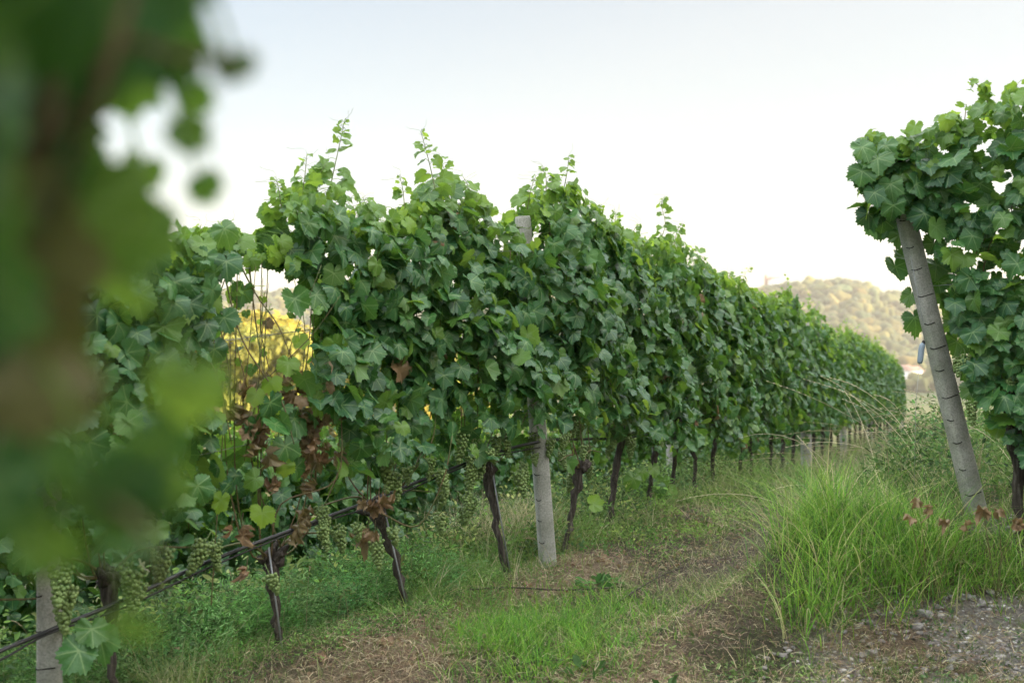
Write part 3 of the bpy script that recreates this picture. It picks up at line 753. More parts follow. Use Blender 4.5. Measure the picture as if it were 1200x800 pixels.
for i, tv in enumerate([1.0, 1.65, 2.2]):
    x, y = right_pt(tv if i else .80); base = (x, y, gz(x, y)); root = empty("grape_vine", base); tag(root, rlabels[i], "grape vine", "vines of the right row")
    head = (x - .05, y, base[2] + .55)
    if i == 0: base2 = base; head = (x - .04, y - .02, base[2] + .66)
    trunk_part(root, base, head, base, .026, .034, .04)
    k = (tpar >= bnd[i]) & (tpar < bnd[i + 1])
    leaves_mesh("foliage", C[k], Nn[k], Tt[k], sc[k], tint[k], T_HI, root, base, E[k])
    for c in range(7):
        off = random.uniform(-.32 if i == 0 else -.3, .4); h = np.array(head)
        xx, yy_ = right_pt((tv if i else .80) + off * .9)
        cane_part(root, [h, h + np.array([off * .3, -off * .15, .12]), (xx - .05, yy_, h[2] + .7), (xx + random.uniform(-.1, .25), yy_, h[2] + random.uniform(1.1, 1.55))], .0048, base)
    for c in range(8):
        xx, yy_ = right_pt((tv if i else .80) + random.uniform(-.3, .35)); hang_bunch(root, (xx - .05, yy_ - random.uniform(.05, .2), head[2] + random.uniform(0, .35)))
# a pair of young shoots over the right row
    if i == 0:
        for spec in [[(1155, 140), (1160, 112), (1148, 98), (1138, 92)], [(1180, 130), (1190, 108), (1196, 96)], [(1130, 150), (1120, 140), (1112, 148)]]:
            w = [((a_ - 600) / 1400 * 6.1, 6.1, zpx(b_, 6.1)) for a_, b_ in spec]; sp_ = spline(w, 6); a = Acc(); tube(a, sp_, np.linspace(.003, .001, len(sp_)), 4)
            a.build("shoot", M['shoot'], root, True, base)
            n_ = len(sp_); Pq = sp_ + rng.normal(0, .02, (n_, 3))
            leaves_mesh("shoot_leaves", Pq, rng.normal(0, .5, (n_, 3)) + [0, -.4, .6], rng.normal(0, .5, (n_, 3)) + [0, 0, -.5], np.linspace(.06, .02, n_),
                        np.stack([rng.random(n_), np.linspace(.4, 1, n_), 0 * Pq[:, 0]], -1), T_HI, root, base, sp_)

# ------------------------------------------------------------------ concrete posts
def make_post(base, top, w, label, group="concrete trellis posts", slots=(.135, 99), low=.35):
    base = np.array(base, float); top = np.array(top, float); ax = norm(top - base); Ln = np.linalg.norm(top - base)
    root = empty("concrete_post", base); tag(root, label, "post", group)
    fx = norm(np.cross(ax, np.array([-.25, 1, 0]))) ; fy = np.cross(ax, fx)      # fx right, fy away/toward
    a = Acc(); ch = w * .11
    prof = [(-w/2 + ch, -w/2), (w/2 - ch, -w/2), (w/2, -w/2 + ch), (w/2, w/2 - ch), (w/2 - ch, w/2), (-w/2 + ch, w/2), (-w/2, w/2 - ch), (-w/2, -w/2 + ch)]
    zs = np.concatenate([[-low], np.linspace(0, Ln - .02, 14), [Ln]]); n = 8; V = []
    for j, zz in enumerate(zs):
        tp = 1 - .12 * max(zz, 0) / Ln; tp = tp * (.9 if j == len(zs) - 1 else 1)
        for (pa, pb) in prof: V.append(base + ax * zz + fx * pa * tp + fy * pb * tp + rng.normal(0, .0007, 3))
    i = np.arange(len(zs) - 1)[:, None] * n; j = np.arange(n)[None]
    q4 = np.stack([i + j, i + (j + 1) % n, i + n + (j + 1) % n, i + n + j], -1).reshape(-1, 4)
    a.add(V, [q4, (np.arange(n) + (len(zs) - 1) * n)[None]], (1, 1, 1))
    # wire notches cut across the front corner
    s_ = a; zz = .14
    sgn = -1 if np.dot(fy, [0, 1, 0]) > 0 else 1
    while zz < Ln - .05:
        tp = 1 - .12 * zz / Ln; c = base + ax * zz
        l = random.uniform(.25, .95); x0_, x1_ = (w/2 * tp * (1 - l), w/2 * tp) if random.random() < .8 else (-w/2 * tp, w/2 * tp)
        p0 = c + fx * max(x0_, -w * .3) + fy * sgn * (w/2 * tp + .0005); p1 = c + fx * (w/2 - ch) * tp + fy * sgn * (w/2 * tp + .0005); p2 = c + fx * (w/2 * tp + .0005) + fy * sgn * (w/2 - ch) * tp; p3 = p2 - fy * sgn * w * .3
        tube(s_, [p0 + ax * .003, p1, p2, p3 + ax * .006], .0026, 5, .1, (.05, .05, .05))
        zz += slots[0] * random.uniform(.85, 1.1)
    a.build("shaft", M['concrete'], root, False, base)
    return root
xm, ym = .205, 6.9
p_mid = make_post((.208, 6.93, gz(.208, 6.93)), (.06, 6.80, .86), .088, "upright grey concrete post standing among the vines mid row")
yl = 4.42; xl = (62 - 600) / 1400 * yl
make_post((xl, yl, gz(xl, yl)), (xl - .02, yl, .42), .085, "concrete post at the lower left, behind blurred leaves", slots=(.14, 9))
make_post((2.45, 6.3, gz(2.45, 6.3) - .02), (2.02, 6.22, .93), .091, "leaning concrete end post of the right row in tall grass")
x, y = row_pt(16.4); make_post((x + .05, y - .1, gz(x, y)), (x + .03, y - .1, .62), .12, "second concrete post of the long row, far along near arching grass")
for yy in (21.1, 25.8, 30.5, 35.2):
    x, y = row_pt(yy); make_post((x, y, gz(x, y)), (x, y, gz(x, y) + 1.95), .1, "distant concrete post among the far vines of the long row")
x = .4 * 13.9 - 3.6; make_post((x, 14.6, gz(x, 14.6)), (x - .05, 14.6, gz(x, 14.6) + 2.0), .1, "concrete post of the lower row seen between the long row's trunks")

# metal planting stakes by the trunks
for i, (bx, by, hx, hy, lab) in enumerate([(333, 768, 316, 640, "thin grey stake beside the weak browned vine's trunk"), (480, 730, 452, 600, "thin grey stake beside the gnarled slanting trunk"),
                                (600, 683, 574, 535, "thin grey stake left of the upright concrete post"), (768, 606, 763, 510, "thin grey stake at the third vine past the upright post")]):
    y0 = float(px_left(bx)) - .05; b0 = np.array([(bx - 600) / 1400 * y0, y0, 0]); b0[2] = gz(b0[0], b0[1]) - .03
    t0 = np.array([(hx - 600) / 1400 * y0, y0, zpx(hy, y0)]); a = Acc(); tube(a, [b0, b0 * .5 + t0 * .5, t0], .0045, 6, .03)
    o_ = a.build("vine_stake", M['steel']); tag(o_, lab, "stake", "planting stakes by the trunks")

# irrigation pipe and trellis wires
def wpt(cx, cy, dy=-.06):
    y0 = float(px_left(cx)) + dy; return ((cx - 600) / 1400 * y0, y0, zpx(cy, y0))
pts = [wpt(-120, 815), wpt(0, 762), wpt(60, 737), wpt(150, 700), wpt(250, 655), wpt(370, 610), wpt(440, 584), wpt(500, 560), wpt(575, 532), wpt(638, 516, -.09), wpt(690, 514), wpt(740, 512)]
for yy in np.arange(10.5, 38, 2): x, y = row_pt(yy); pts.append((x + .03, y, gz(x, y) + .62))
a = Acc(); tube(a, spline(pts, 4), .0085, 8)
tag(a.build("irrigation_pipe", M['pipe']), "black irrigation pipe running along the long row below the leaves", "pipe")
a = Acc(); p2_ = [(p[0] + .004, p[1] - .012, p[2] - .02 - .012 * math.sin(k * 2.3)) for k, p in enumerate(pts[:10])]; tube(a, spline(p2_, 5), .004, 6)
tag(a.build("support_wire", M['slot']), "dark wire strung just under the black irrigation pipe at left", "wire")
for hgt, lab, rr in ((.36, "lowest trellis wire just above the grape bunches", .0016), (.82, "middle trellis wire through the leaves, bare across the gap", .002), (1.12, "top trellis wire near the hedge top", .0016)):
    w = []
    for yy in list(np.arange(3.5, 7, .7)) + list(np.arange(7, 38, 3)):
        x, y = row_pt(yy); zp = np.interp(yy, [3.5, 4.42, 7, 9.3, 38], [-.95, -.8, -.425, -.45, gz(*row_pt(38)) + .65]); w.append((x, y, zp + hgt * (1 if hgt < 1 else 1)))
    a = Acc(); tube(a, w, rr, 5)
    if rr == .002:
        for k in range(26):   # dry tendrils left coiled on the wire
            yy = rng.uniform(4.3, 5.6); x, y = row_pt(yy); zp = np.interp(yy, [3.5, 4.42, 7], [-.95, -.8, -.425]) + hgt
            th = np.linspace(0, 9, 14); tube(a, np.stack([x + (th - 4.5) * .006, y + .007 * np.cos(th), zp + .007 * np.sin(th) + .002 * th * rng.uniform(-1, 1)], -1), .0012, 4)
    tag(a.build("trellis_wire", M['steel']), lab, "wire", "trellis wires of the long row")
# wires of the right row with the pale blue tensioner tube on the guy wire
y0 = 6.12
def rp(cx, cy, yy=y0): return np.array([(cx - 600) / 1400 * yy, yy, zpx(cy, yy)])
root = empty("wire_tensioner", rp(1079, 415)); off = root.location[:]
tag(root, "pale blue tube on a thin wire hanging beside the leaning post", "wire tensioner")
a = Acc(); tube(a, spline([rp(1082, 402), rp(1080, 408), rp(1078.5, 420), rp(1077.5, 426)], 3), [.009, .014, .0145, .015, .015, .015, .015, .014, .013, .009], 10); a.build("tube", M['bluetube'], root, True, off)
a = Acc(); tube(a, [rp(1082.6, 399), rp(1082, 403)], [.006, .011], 8); a.build("cap", M['slot'], root, True, off)
a = Acc(); tube(a, [rp(1068, 300), rp(1083, 384), rp(1082.5, 400)], .0012, 4); tube(a, [rp(1077.5, 426), rp(1073, 470), rp(1070, 575)], .0012, 4); a.build("guy_wire", M['steel'], root, True, off)
for zz, lab in ((.42, "lower wire of the right row behind the leaning post"), (.95, "upper wire of the right row behind the leaning post")):
    a = Acc(); w = [(2.33 - (zz + .7) * .24 + .05, 6.3, zz - .0)] + [(*right_pt(t_), zz + .02) for t_ in (.8, 1.5, 2.4)]; tube(a, w, .0014, 4)
    tag(a.build("trellis_wire", M['steel']), lab, "wire", "trellis wires of the right row")

# ------------------------------------------------------------------ grass and weeds
def blades(name, X, Y, H, W, col, lean=.35, bend=.5, label=None, cat=None, seg=4, base_z=None, leandir=None, kind='stuff', parent=None):
    m = len(X); Z = ground(X, Y) if base_z is None else base_z
    hay_, grav_, path_ = cover(X, Y)
    an = rng.uniform(0, 2 * np.pi, m) if leandir is None else leandir
    D = np.stack([np.cos(an), np.sin(an), 0 * an], -1); Wd = np.stack([-np.sin(an + rng.normal(0, .5, m)), np.cos(an + rng.normal(0, .5, m)), 0 * an], -1)
    ln = np.abs(rng.normal(0, lean, m)); bd = np.abs(rng.normal(0, bend, m)) + .1
    V = np.zeros((m, (seg + 1) * 2, 3), dtype=np.float32)
    P0 = np.stack([X, Y, Z - .01], -1)
    for k in range(seg + 1):
        t = k / seg; horiz = (ln * t + bd * t * t) * H; vert = H * t * (1 - .35 * np.minimum(bd, 1.4) * t)
        c = P0 + D * horiz[:, None] + np.array([0, 0, 1.]) * vert[:, None]
        w = W * (1 - t ** 1.6 * .96) * (.75 if k == 0 else 1)
        V[:, 2 * k] = c - Wd * w[:, None] * .5; V[:, 2 * k + 1] = c + Wd * w[:, None] * .5
    f = np.array([[2 * k, 2 * k + 1, 2 * k + 3, 2 * k + 2] for k in range(seg)])
    F = (f[None] + (np.arange(m) * (seg + 1) * 2)[:, None, None]).reshape(-1, 4)
    o_ = mesh_np(name, V.reshape(-1, 3), [F], M['blade'], parent, True, {"tint": np.repeat(col, (seg + 1) * 2, axis=0)})
    if parent is None: tag(o_, label, cat, None, kind)
    return o_

def colmix(n, *cols, w=None):
    k = rng.choice(len(cols), n, p=w); c = np.array(cols)[k]; return c * rng.uniform(.72, 1.3, (n, 1)) * rng.uniform(.92, 1.08, (n, 3))
G1, G2, G3 = (.13, .23, .045), (.085, .17, .04), (.21, .28, .075)
STRAW, DRY, BRN = (.54, .48, .31), (.34, .265, .165), (.17, .115, .07)

def fan(n, y0, y1, xr=(-.47, .47), p=1.0):
    """points spread over the wedge of land in front of the camera, thinner with distance"""
    y = y0 * (y1 / y0) ** (rng.random(n) ** p); x = y * rng.uniform(*xr, n); return x, y

# general short grass
x, y = fan(230000, 3.7, 36, p=1.15); u = x - rowx(y); hy, gv, pt = cover(x, y)
n1 = fbm(x * 1.4, y * 1.4, 31); prob = (1 - .93 * pt) * (1 - .55 * gv) * (1 - .8 * hy) * (.5 + 1.1 * sm(n1, -.15, .12)) * (1 - .6 * sm(-u, .9, 2))
prob *= np.where((u > .2) & (y < 5.2), .7, 1)
k = rng.random(len(x)) < prob; x, y, u = x[k], y[k], u[k]
H = rng.uniform(.02, .085, len(x)) * (.5 + 1.6 * sm(fbm(x * 7, y * 7, 91), -.15, .25)) * (1 + .8 * sm(np.abs(u - .1), .0, .6) * 0 + 1.0 * sm(y, 8, 14)) * (1 + .9 * (np.abs(u) < .3))
tw = sm(fbm(x * .8, y * .8, 77), -.12, .12)[:, None]
c = colmix(len(x), G1, G2, G3, STRAW, w=[.40, .25, .2, .15]) * (1 - .35 * tw) + colmix(len(x), G3, STRAW, DRY, w=[.5, .35, .15]) * .35 * tw
blades("short_grass", x, y, H, rng.uniform(.0022, .0042, len(x)) * (y / 6) ** .7, c, .5, .7, "short mixed green and straw coloured grass over the track and verge", "grass", seg=3)

# dry clippings lying on the ground
x, y = fan(190000, 3.9, 13, (-.25, .47), 1.2); u = x - rowx(y); hy, gv, pt = cover(x, y)
k = rng.random(len(x)) < np.clip(.24 + 1.2 * hy - .08 * gv + .15 * pt, 0, 1) * (u > -.5); x, y = x[k], y[k]; n = len(x)
an = rng.uniform(0, 6.28, n); ln = rng.uniform(.015, .075, n); zz = ground(x, y) + rng.uniform(.0, .03, n)
D = np.stack([np.cos(an), np.sin(an), rng.normal(0, .22, n)], -1) * ln[:, None]; Wd = np.stack([-np.sin(an), np.cos(an), rng.normal(0, .5, n)], -1) * rng.uniform(.0006, .0012, (n, 1))
C0 = np.stack([x, y, zz], -1); md = C0 + D * .5 + np.stack([0 * x, 0 * x, rng.uniform(0, .012, n)], -1) + rng.normal(0, .004, (n, 3))
V = np.stack([C0 - Wd, C0 + Wd, md - Wd, md + Wd, C0 + D - Wd, C0 + D + Wd], 1); f = np.array([[0, 1, 3, 2], [2, 3, 5, 4]])
c = colmix(n, STRAW, DRY, BRN, (.24, .17, .13), w=[.22, .36, .22, .2])
tag(mesh_np("dry_clippings", V.reshape(-1, 3), [(f[None] + (np.arange(n) * 6)[:, None, None]).reshape(-1, 4)], M['blade'], None, True, {"tint": np.repeat(c, 6, axis=0)}),
    "brown and straw coloured dry grass clippings littering the soil by the row", "dry grass", None, "stuff")

n = 900; yy_ = rng.uniform(4.6, 9.5, n); x = rowx(yy_) + rng.normal(.35, .35, n); P_ = np.stack([x, yy_, ground(x, yy_) + .008], -1)
lt = leaves_mesh("leaf_litter", P_, rng.normal(0, .5, (n, 3)) + [0, 0, 1], rng.normal(0, 1, (n, 3)), rng.uniform(.007, .022, n), np.stack([rng.random(n), rng.random(n) * .3, rng.uniform(.75, 1, n)], -1), T_LO, None, None, None, crumple=1.0)
tag(lt, "small broken brown leaf litter over the clippings by the row", "leaf litter", None, "stuff")
# fresh green tuft patch in front of the row
n = 5200; x = rng.normal(.10, .23, n); y = rng.normal(5.55, .33, n); x2 = rng.normal(.55, .25, 700); y2 = rng.normal(6.1, .25, 700)
x = np.concatenate([x, x2]); y = np.concatenate([y, y2]); n = len(x)
k = fbm(x * 5, y * 5, 14) > -.10; x, y = x[k], y[k]; n = len(x)
blades("grass_patch", x, y, rng.uniform(.05, .15, n), rng.uniform(.003, .005, n), colmix(n, (.13, .31, .04), (.22, .40, .05), (.08, .20, .04)), .45, .7, "patch of fresh bright green grass before the upright post", "grass")

# tall bright grass on the bank
def tufts(cent, per, spread): 
    c = np.repeat(np.array(cent), per, axis=0); return c[:, 0] + rng.normal(0, spread, len(c)), c[:, 1] + rng.normal(0, spread, len(c))
cents = []
for _ in range(80):
    X_, Y_ = rng.uniform(930, 1200), rng.uniform(598, 705)
    lim = np.interp(X_, [915, 1000, 1100, 1200], [705, 690, 662, 640])
    if Y_ > lim: Y_ = lim - rng.uniform(0, 40)
    yy = 5.35 + (lim - Y_) / 60 * .62 + (X_ - 915) / 285 * .25; 
    if X_ > 1110 and rng.random() < .5: continue
    cents.append(((X_ - 600) / 1400 * yy, yy))
x, y = tufts(cents, 55, .085); n = len(x)
blades("tall_grass", x, y, rng.uniform(.10, .46, n) * (.55 + 1.3 * np.clip(fbm(x * 4, y * 4, 61) + .35, 0, .8)) * (1 - .4 * sm(x / y, .35, .40)), rng.uniform(.0035, .0062, n), colmix(n, (.15, .32, .045), (.26, .42, .07), (.08, .19, .04), (.46, .44, .22), w=[.38, .27, .22, .13]), .32, .95,
       "tall bright green grass on the bank below the leaning post", "grass", seg=6)
x, y = fan(15000, 6.4, 26, (.10, .47)); u = x - rowx(y); k = (u > 1.55 + .25 * fbm(x * 2, y * 2, 3)) & (rng.random(len(x)) < .9); x, y = x[k], y[k]; n = len(x)
blades("bank_grass", x, y, rng.uniform(.12, .38, n) * (1 - .3 * sm(y, 10, 20)), rng.uniform(.003, .006, n) * (y / 7) ** .6, colmix(n, G1, (.08, .15, .035), STRAW, DRY, w=[.4, .35, .15, .1]), .35, .6,
       "rough mixed green and dry grass over the bank behind the leaning post", "grass", seg=5)
# long arching dry stalks with seed heads
st = Acc()
def stalk(p, d, h, reach, droop=.5, col=(.34, .30, .18), head=True, r=.0021):
    t = np.linspace(0, 1, 12)[:, None]; p = np.array(p)
    pts = p + np.array([d[0], d[1], 0]) * reach * t ** 1.5 + np.array([0, 0, 1.]) * (h * t - droop * h * t ** 3)
    tube(st, pts, np.linspace(r, r * .35, 12), 4, tint=np.array(col) * rng.uniform(.7, 1.2))
    if head:
        for j in range(7):
            q_ = pts[-1] * (1 - j * .03) + pts[-3] * (j * .03) if False else pts[-1 - j // 3] + (pts[-2 - j // 3] - pts[-1 - j // 3]) * (j % 3) / 3
            dd_ = norm(pts[-1] - pts[-2]) * .012; tube(st, [q_ - dd_, q_ + rng.normal(0, .002, 3), q_ + dd_], [.0006, .0028, .0004], 4, tint=np.array(col) * 1.15)
for k in range(80):
    u_ = rng.uniform(1.5, 2.6); yy = rng.uniform(6.9, 11); x0 = float(rowx(yy)) + u_
    stalk((x0, yy, gz(x0, yy)), norm(np.array([-1, rng.uniform(-.7, .5)])), rng.uniform(.3, .75), rng.uniform(.15, .95), rng.uniform(.3, .7), (.36, .32, .2) if rng.random() < .7 else (.2, .22, .1), rng.random() < .6)
for k in range(30):
    u_ = rng.uniform(1.4, 2.9); yy = rng.uniform(7.0, 9.6); x0 = float(rowx(yy)) + u_
    stalk((x0, yy, gz(x0, yy)), norm(np.array([rng.normal(-.7, .6), rng.uniform(-.9, .8)])), rng.uniform(.35, .9), rng.uniform(.15, 1.0), rng.uniform(.1, .6), (.58, .53, .38), rng.random() < .7, .0026)
for k in range(24):
    x0, yy = rng.uniform(1.2, 3.0), rng.uniform(5.9, 7.5); stalk((x0, yy, gz(x0, yy)), norm(rng.normal(0, 1, 2)), rng.uniform(.3, .55), rng.uniform(.05, .4), .4, (.3, .3, .15), False)
for k in range(90):
    yy = rng.uniform(4.6, 9); x0 = float(rowx(yy)) + rng.normal(-.35, .35); stalk((x0, yy, gz(x0, yy)), norm(rng.normal(0, 1, 2)), rng.uniform(.15, .5), rng.uniform(.03, .3), .35, (.32, .27, .16) if rng.random() < .6 else (.14, .2, .07), rng.random() < .3, .0014)
tag(st.build("dry_stalks", M['blade']), "long thin straw coloured grass stalks arching over the track and among the trunks", "dry grass", None, "stuff")

# dry tall grass behind the post
n = 1500; x = rng.normal(-.05, .16, n); y = rng.normal(7.55, .2, n)
blades("straw_tuft", x, y, rng.uniform(.2, .5, n), rng.uniform(.002, .004, n), colmix(n, STRAW, (.2, .22, .09), G2, w=[.45, .3, .25]), .3, .5, "tuft of tall dry grass just behind the upright post", "grass", seg=5)

# broad-leaved weeds and creeping cover: small leaf blades through clumps
def weeds(name, cent, per, rad, hgt, ls, cols, label, w=None, aspect=.45):
    cent = np.array(cent); m = len(cent) * per
    c = np.repeat(cent, per, axis=0); rr = np.sqrt(rng.random(m)) * rad; an = rng.uniform(0, 6.28, m)
    x = c[:, 0] + rr * np.cos(an); y = c[:, 1] + rr * np.sin(an); hh = np.repeat(hgt * rng.uniform(.5, 1.25, len(cent)), per)
    z = ground(x, y) + hh * rng.random(m) * (1 - .6 * (rr / rad) ** 2)
    P = np.stack([x, y, z], -1); dr = norm(np.stack([np.cos(an), np.sin(an), rng.uniform(-.2, 1.1, m)], -1) + rng.normal(0, .45, (m, 3)))
    sd = norm(np.cross(dr, norm(np.array([0, 0, 1.]) + rng.normal(0, .4, (m, 3))))); nn = np.cross(sd, dr)
    s_ = rng.uniform(*ls, m)[:, None]
    V = np.stack([P, P + dr * s_ * .35 + sd * s_ * aspect * .5, P + dr * s_ * .35 - sd * s_ * aspect * .5, P + dr * s_ * .4 - nn * s_ * .08,
                  P + dr * s_ * .75 + sd * s_ * aspect * .35 + nn * s_ * .02, P + dr * s_ * .75 - sd * s_ * aspect * .35 + nn * s_ * .02, P + dr * s_ - nn * s_ * .12], 1)
    tri = np.array([[0, 1, 3], [0, 3, 2]]); tri2 = np.array([[4, 6, 3], [3, 6, 5]]); qd = np.array([[1, 4, 3], [3, 5, 2]])
    f = np.vstack([tri, tri2, qd]); F = (f[None] + (np.arange(m) * 7)[:, None, None]).reshape(-1, 3)
    base = np.repeat(colmix(len(cent), *cols, w=w) * rng.uniform(.55, 1.6, (len(cent), 1)), per, axis=0) * rng.uniform(.7, 1.3, (m, 1))
    o_ = mesh_np(name, V.reshape(-1, 3), [F], M['blade'], None, True, {"tint": np.repeat(base, 7, axis=0)}); tag(o_, label, "weeds", None, "stuff"); return o_
ce = []
while len(ce) < 760:
    yy = 4.1 * (15 / 4.1) ** rng.random(); uu = rng.normal(-.75, .55)
    if uu > .08 or (yy < 7.0 and uu > -.28): continue
    ce.append((float(rowx(yy)) + uu, yy))
weeds("green_weeds", ce, 80, .14, .34, (.016, .05), [(.11, .20, .05), (.15, .26, .06), (.08, .15, .055), (.22, .27, .09)], "leafy green weeds filling the slope behind and under the long row")
ce = []
for _ in range(360):
    yy = rng.uniform(4.2, 6.6); uu = -abs(rng.normal(.16, .34)) - .14; ce.append((float(rowx(yy)) + uu, yy))
weeds("feathery_weeds", ce, 200, .12, .26, (.012, .034), [(.12, .27, .09), (.11, .25, .06), (.19, .31, .12)], "fine feathery grey green weeds at the lower left under the vines", aspect=.18)
ce = []
for _ in range(200):
    yy = rng.uniform(4.1, 6.8); ce.append((float(rowx(yy)) + rng.uniform(-.2, .32), yy))
weeds("low_verge_weeds", ce, 60, .10, .07, (.010, .026), [(.12, .25, .06), (.18, .30, .08), (.09, .18, .06)], "low green weeds at the feet of the nearest trunks", aspect=.3)
n = 16000; yy_ = rng.uniform(4.1, 8.5, n); uu_ = rng.normal(-.45, .38, n); k = uu_ < .12; yy_, uu_ = yy_[k], uu_[k]; xx_ = rowx(yy_) + uu_; k = fbm(xx_ * 3, yy_ * 3, 41) > -.08; xx_, yy_, uu_ = xx_[k], yy_[k], uu_[k]; n = len(xx_)
blades("verge_grass", xx_, yy_, rng.uniform(.06, .28, n) * (1 - .6 * sm(uu_, -.3, .05)), rng.uniform(.002, .0042, n), colmix(n, (.14, .30, .05), (.20, .34, .07), (.46, .42, .26), (.09, .2, .05), w=[.35, .25, .15, .25]), .4, .8, "fine long green grass in and behind the line of trunks", "grass", seg=4)
ce = [(float(rowx(yy)) + rng.normal(.25, .3), yy) for yy in rng.uniform(7.2, 16, 190)]
weeds("track_edge_weeds", ce, 55, .13, .12, (.014, .035), [(.12, .22, .045), (.17, .26, .06), (.08, .16, .04)], "low green weeds along the long row's foot beside the track")
ce = []
for _ in range(170):
    yy = rng.uniform(4.2, 6.4); ce.append((yy * rng.uniform(.02, .46), yy))
weeds("creeping_weeds", ce, 34, .10, .035, (.012, .03), [(.10, .17, .05), (.15, .21, .07), (.08, .14, .06)], "low creeping weeds scattered over the stony ground in front")
ce = []
while len(ce) < 300:
    yy = rng.uniform(6.6, 12); uu = rng.uniform(1.9, 4.4)
    ce.append((float(rowx(yy)) + uu, yy))
weeds("bank_weeds", ce, 90, .17, .50, (.018, .05), [(.08, .16, .045), (.11, .20, .05), (.06, .12, .045)], "dark leafy weeds on the bank behind the leaning post")
# broad dock-like leaf clump by the post foot
weeds("dock_leaves", [(.46, 6.55), (.42, 6.5), (.52, 6.6), (.30, 5.02), (.62, 4.75)], 12, .07, .06, (.05, .09), [(.07, .15, .045)], "few broad fresh leaves sprouting by the post foot", aspect=.5)

# ------------------------------------------------------------------ stones, fallen leaves, twigs
import bmesh
def rock_mesh(seed):
    r = np.random.default_rng(seed); bm = bmesh.new(); bmesh.ops.create_icosphere(bm, subdivisions=2, radius=1)
    dirs = norm(r.normal(0, 1, (9, 3))); cut = r.uniform(.55, .9, 9)
    for v in bm.verts:
        c = np.array(v.co)
        for d, k_ in zip(dirs, cut):
            t_ = c @ d
            if t_ > k_: c = c - d * (t_ - k_)
        v.co = c * [1, .8, .55] + r.normal(0, .02, 3)
    me = bpy.data.meshes.new("stone"); bm.to_mesh(me); bm.free(); me.materials.append(M['stone']); return me
rocks = [rock_mesh(k) for k in range(8)]
big = [(1082, 722, .05, "largest flat grey stone in the heap on the stony verge"), (1072, 735, .042, "dark tilted grey stone in front of the largest flat stone"), (1098, 712, .03, "round grey stone behind the largest flat stone"),
       (1020, 765, .034, "pointed grey stone in the pair near the bottom edge"), (1008, 768, .03, "brownish rounded stone in the pair near the bottom edge"), (916, 768, .026, "pale stone at the lower end of the tall grass"),
       (1135, 700, .03, "reddish stone between the heap and the right edge"), (1150, 708, .03, "dark stone beside the reddish stone"), (1160, 695, .032, "pale angular stone near the right edge")]
def put_rock(x, y, s_, lab, grp=None, mesh=None):
    o_ = bpy.data.objects.new("stone", mesh or random.choice(rocks)); COL.objects.link(o_)
    o_.location = (x, y, gz(x, y) + s_ * .22); o_.rotation_euler = (random.uniform(-.3, .3), random.uniform(-.3, .3), random.uniform(0, 6.28)); o_.scale = (s_,) * 3
    tag(o_, lab, "stone", grp)
def px_ground(X_, Y_):
    y_ = 5.0
    for _ in range(25):
        x_ = (X_ - 600) / 1400 * y_; y_ = .5 * y_ + .5 * (-gz(x_, y_) * 1400 / (Y_ - 430))
    return x_, y_
for X_, Y_, s_, lab in big:
    x, y = px_ground(X_, Y_); put_rock(x, y, s_, lab, "larger stones of the stony verge")
cnt = 0
while cnt < 230:
    X_, Y_ = random.uniform(880, 1210), random.uniform(675, 810)
    if Y_ < np.interp(X_, [880, 1000, 1100, 1200], [770, 725, 690, 668]): continue
    if vn(X_ / 38, Y_ / 20, 4) < .45: continue
    x, y = px_ground(X_, Y_); put_rock(x, y, random.uniform(.006, .026) * random.uniform(.6, 1), "small loose grey stone on the stony verge", "small loose stones on the verge"); cnt += 1
# fine gravel, uncountable
ga = Acc(); gr = []
bm = bmesh.new(); bmesh.ops.create_icosphere(bm, subdivisions=1, radius=1); gv_ = np.array([v.co[:] for v in bm.verts]); gf_ = np.array([[v.index for v in f_.verts] for f_ in bm.faces]); bm.free()
x, y = fan(26000, 3.9, 6.3, (.1, .47)); hy, gv, pt = cover(x, y); k = rng.random(len(x)) < gv * .5; x, y = x[k], y[k]; n = len(x)
s_ = rng.exponential(.0028, n) + .002; jit = gv_[None] * (1 + rng.normal(0, .18, (n, len(gv_), 1)))
V = np.stack([x, y, ground(x, y) + .001], -1)[:, None] + jit * s_[:, None, None] * np.array([1.15, 1, .7])
mm, nt, o_ = mat("gravel_grain"); q = N(nt); b = q.bsdf(q.attr("tint").outputs["Color"], .9, .25); nt.links.new(b.outputs[0], o_.inputs[0]); M['grain'] = mm
F = (gf_[None] + (np.arange(n) * len(gv_))[:, None, None]).reshape(-1, 3); c = rng.uniform(.16, .44, (n, 1)) * np.array([[1, .97, .93]])
tag(mesh_np("gravel", V.reshape(-1, 3), [F], mm, None, False, {"tint": np.repeat(c, len(gv_), axis=0)}), "fine pale gravel at the lower right", "gravel", None, "stuff")

def single_leaf(name, X_, Y_, s_, lab, grp, hgt=.015, dryness=1.0):
    x, y = px_ground(X_, Y_); p = np.array([[x, y, gz(x, y) + hgt]])
    o_ = leaves_mesh(name, p * 0, rng.normal(0, .35, (1, 3)) + [0, -.3, 1], rng.normal(0, 1, (1, 3)), np.array([s_]), np.array([[.5, .3, dryness]]), T_HI, None, None, None, crumple=.6)
    o_.location = p[0]; tag(o_, lab, "leaf", grp)
for X_, Y_, s_, lab in [(705, 655, .05, "curled brown fallen leaf just right of the upright post"), (618, 690, .045, "reddish brown fallen leaf just left of the upright post's foot"),
                        (452, 752, .05, "tan fallen leaf below the gnarled vine"), (380, 770, .045, "brown fallen leaf near the bottom, left of the tan one"), (435, 768, .035, "small curled brown leaf between the tan and brown fallen leaves"),
                        (660, 710, .03, "small dry leaf in the clippings before the post"), (950, 620, .03, "dry leaf on the track beside the tall grass")]:
    single_leaf("fallen_leaf", X_, Y_, s_, lab, "fallen leaves on the ground")
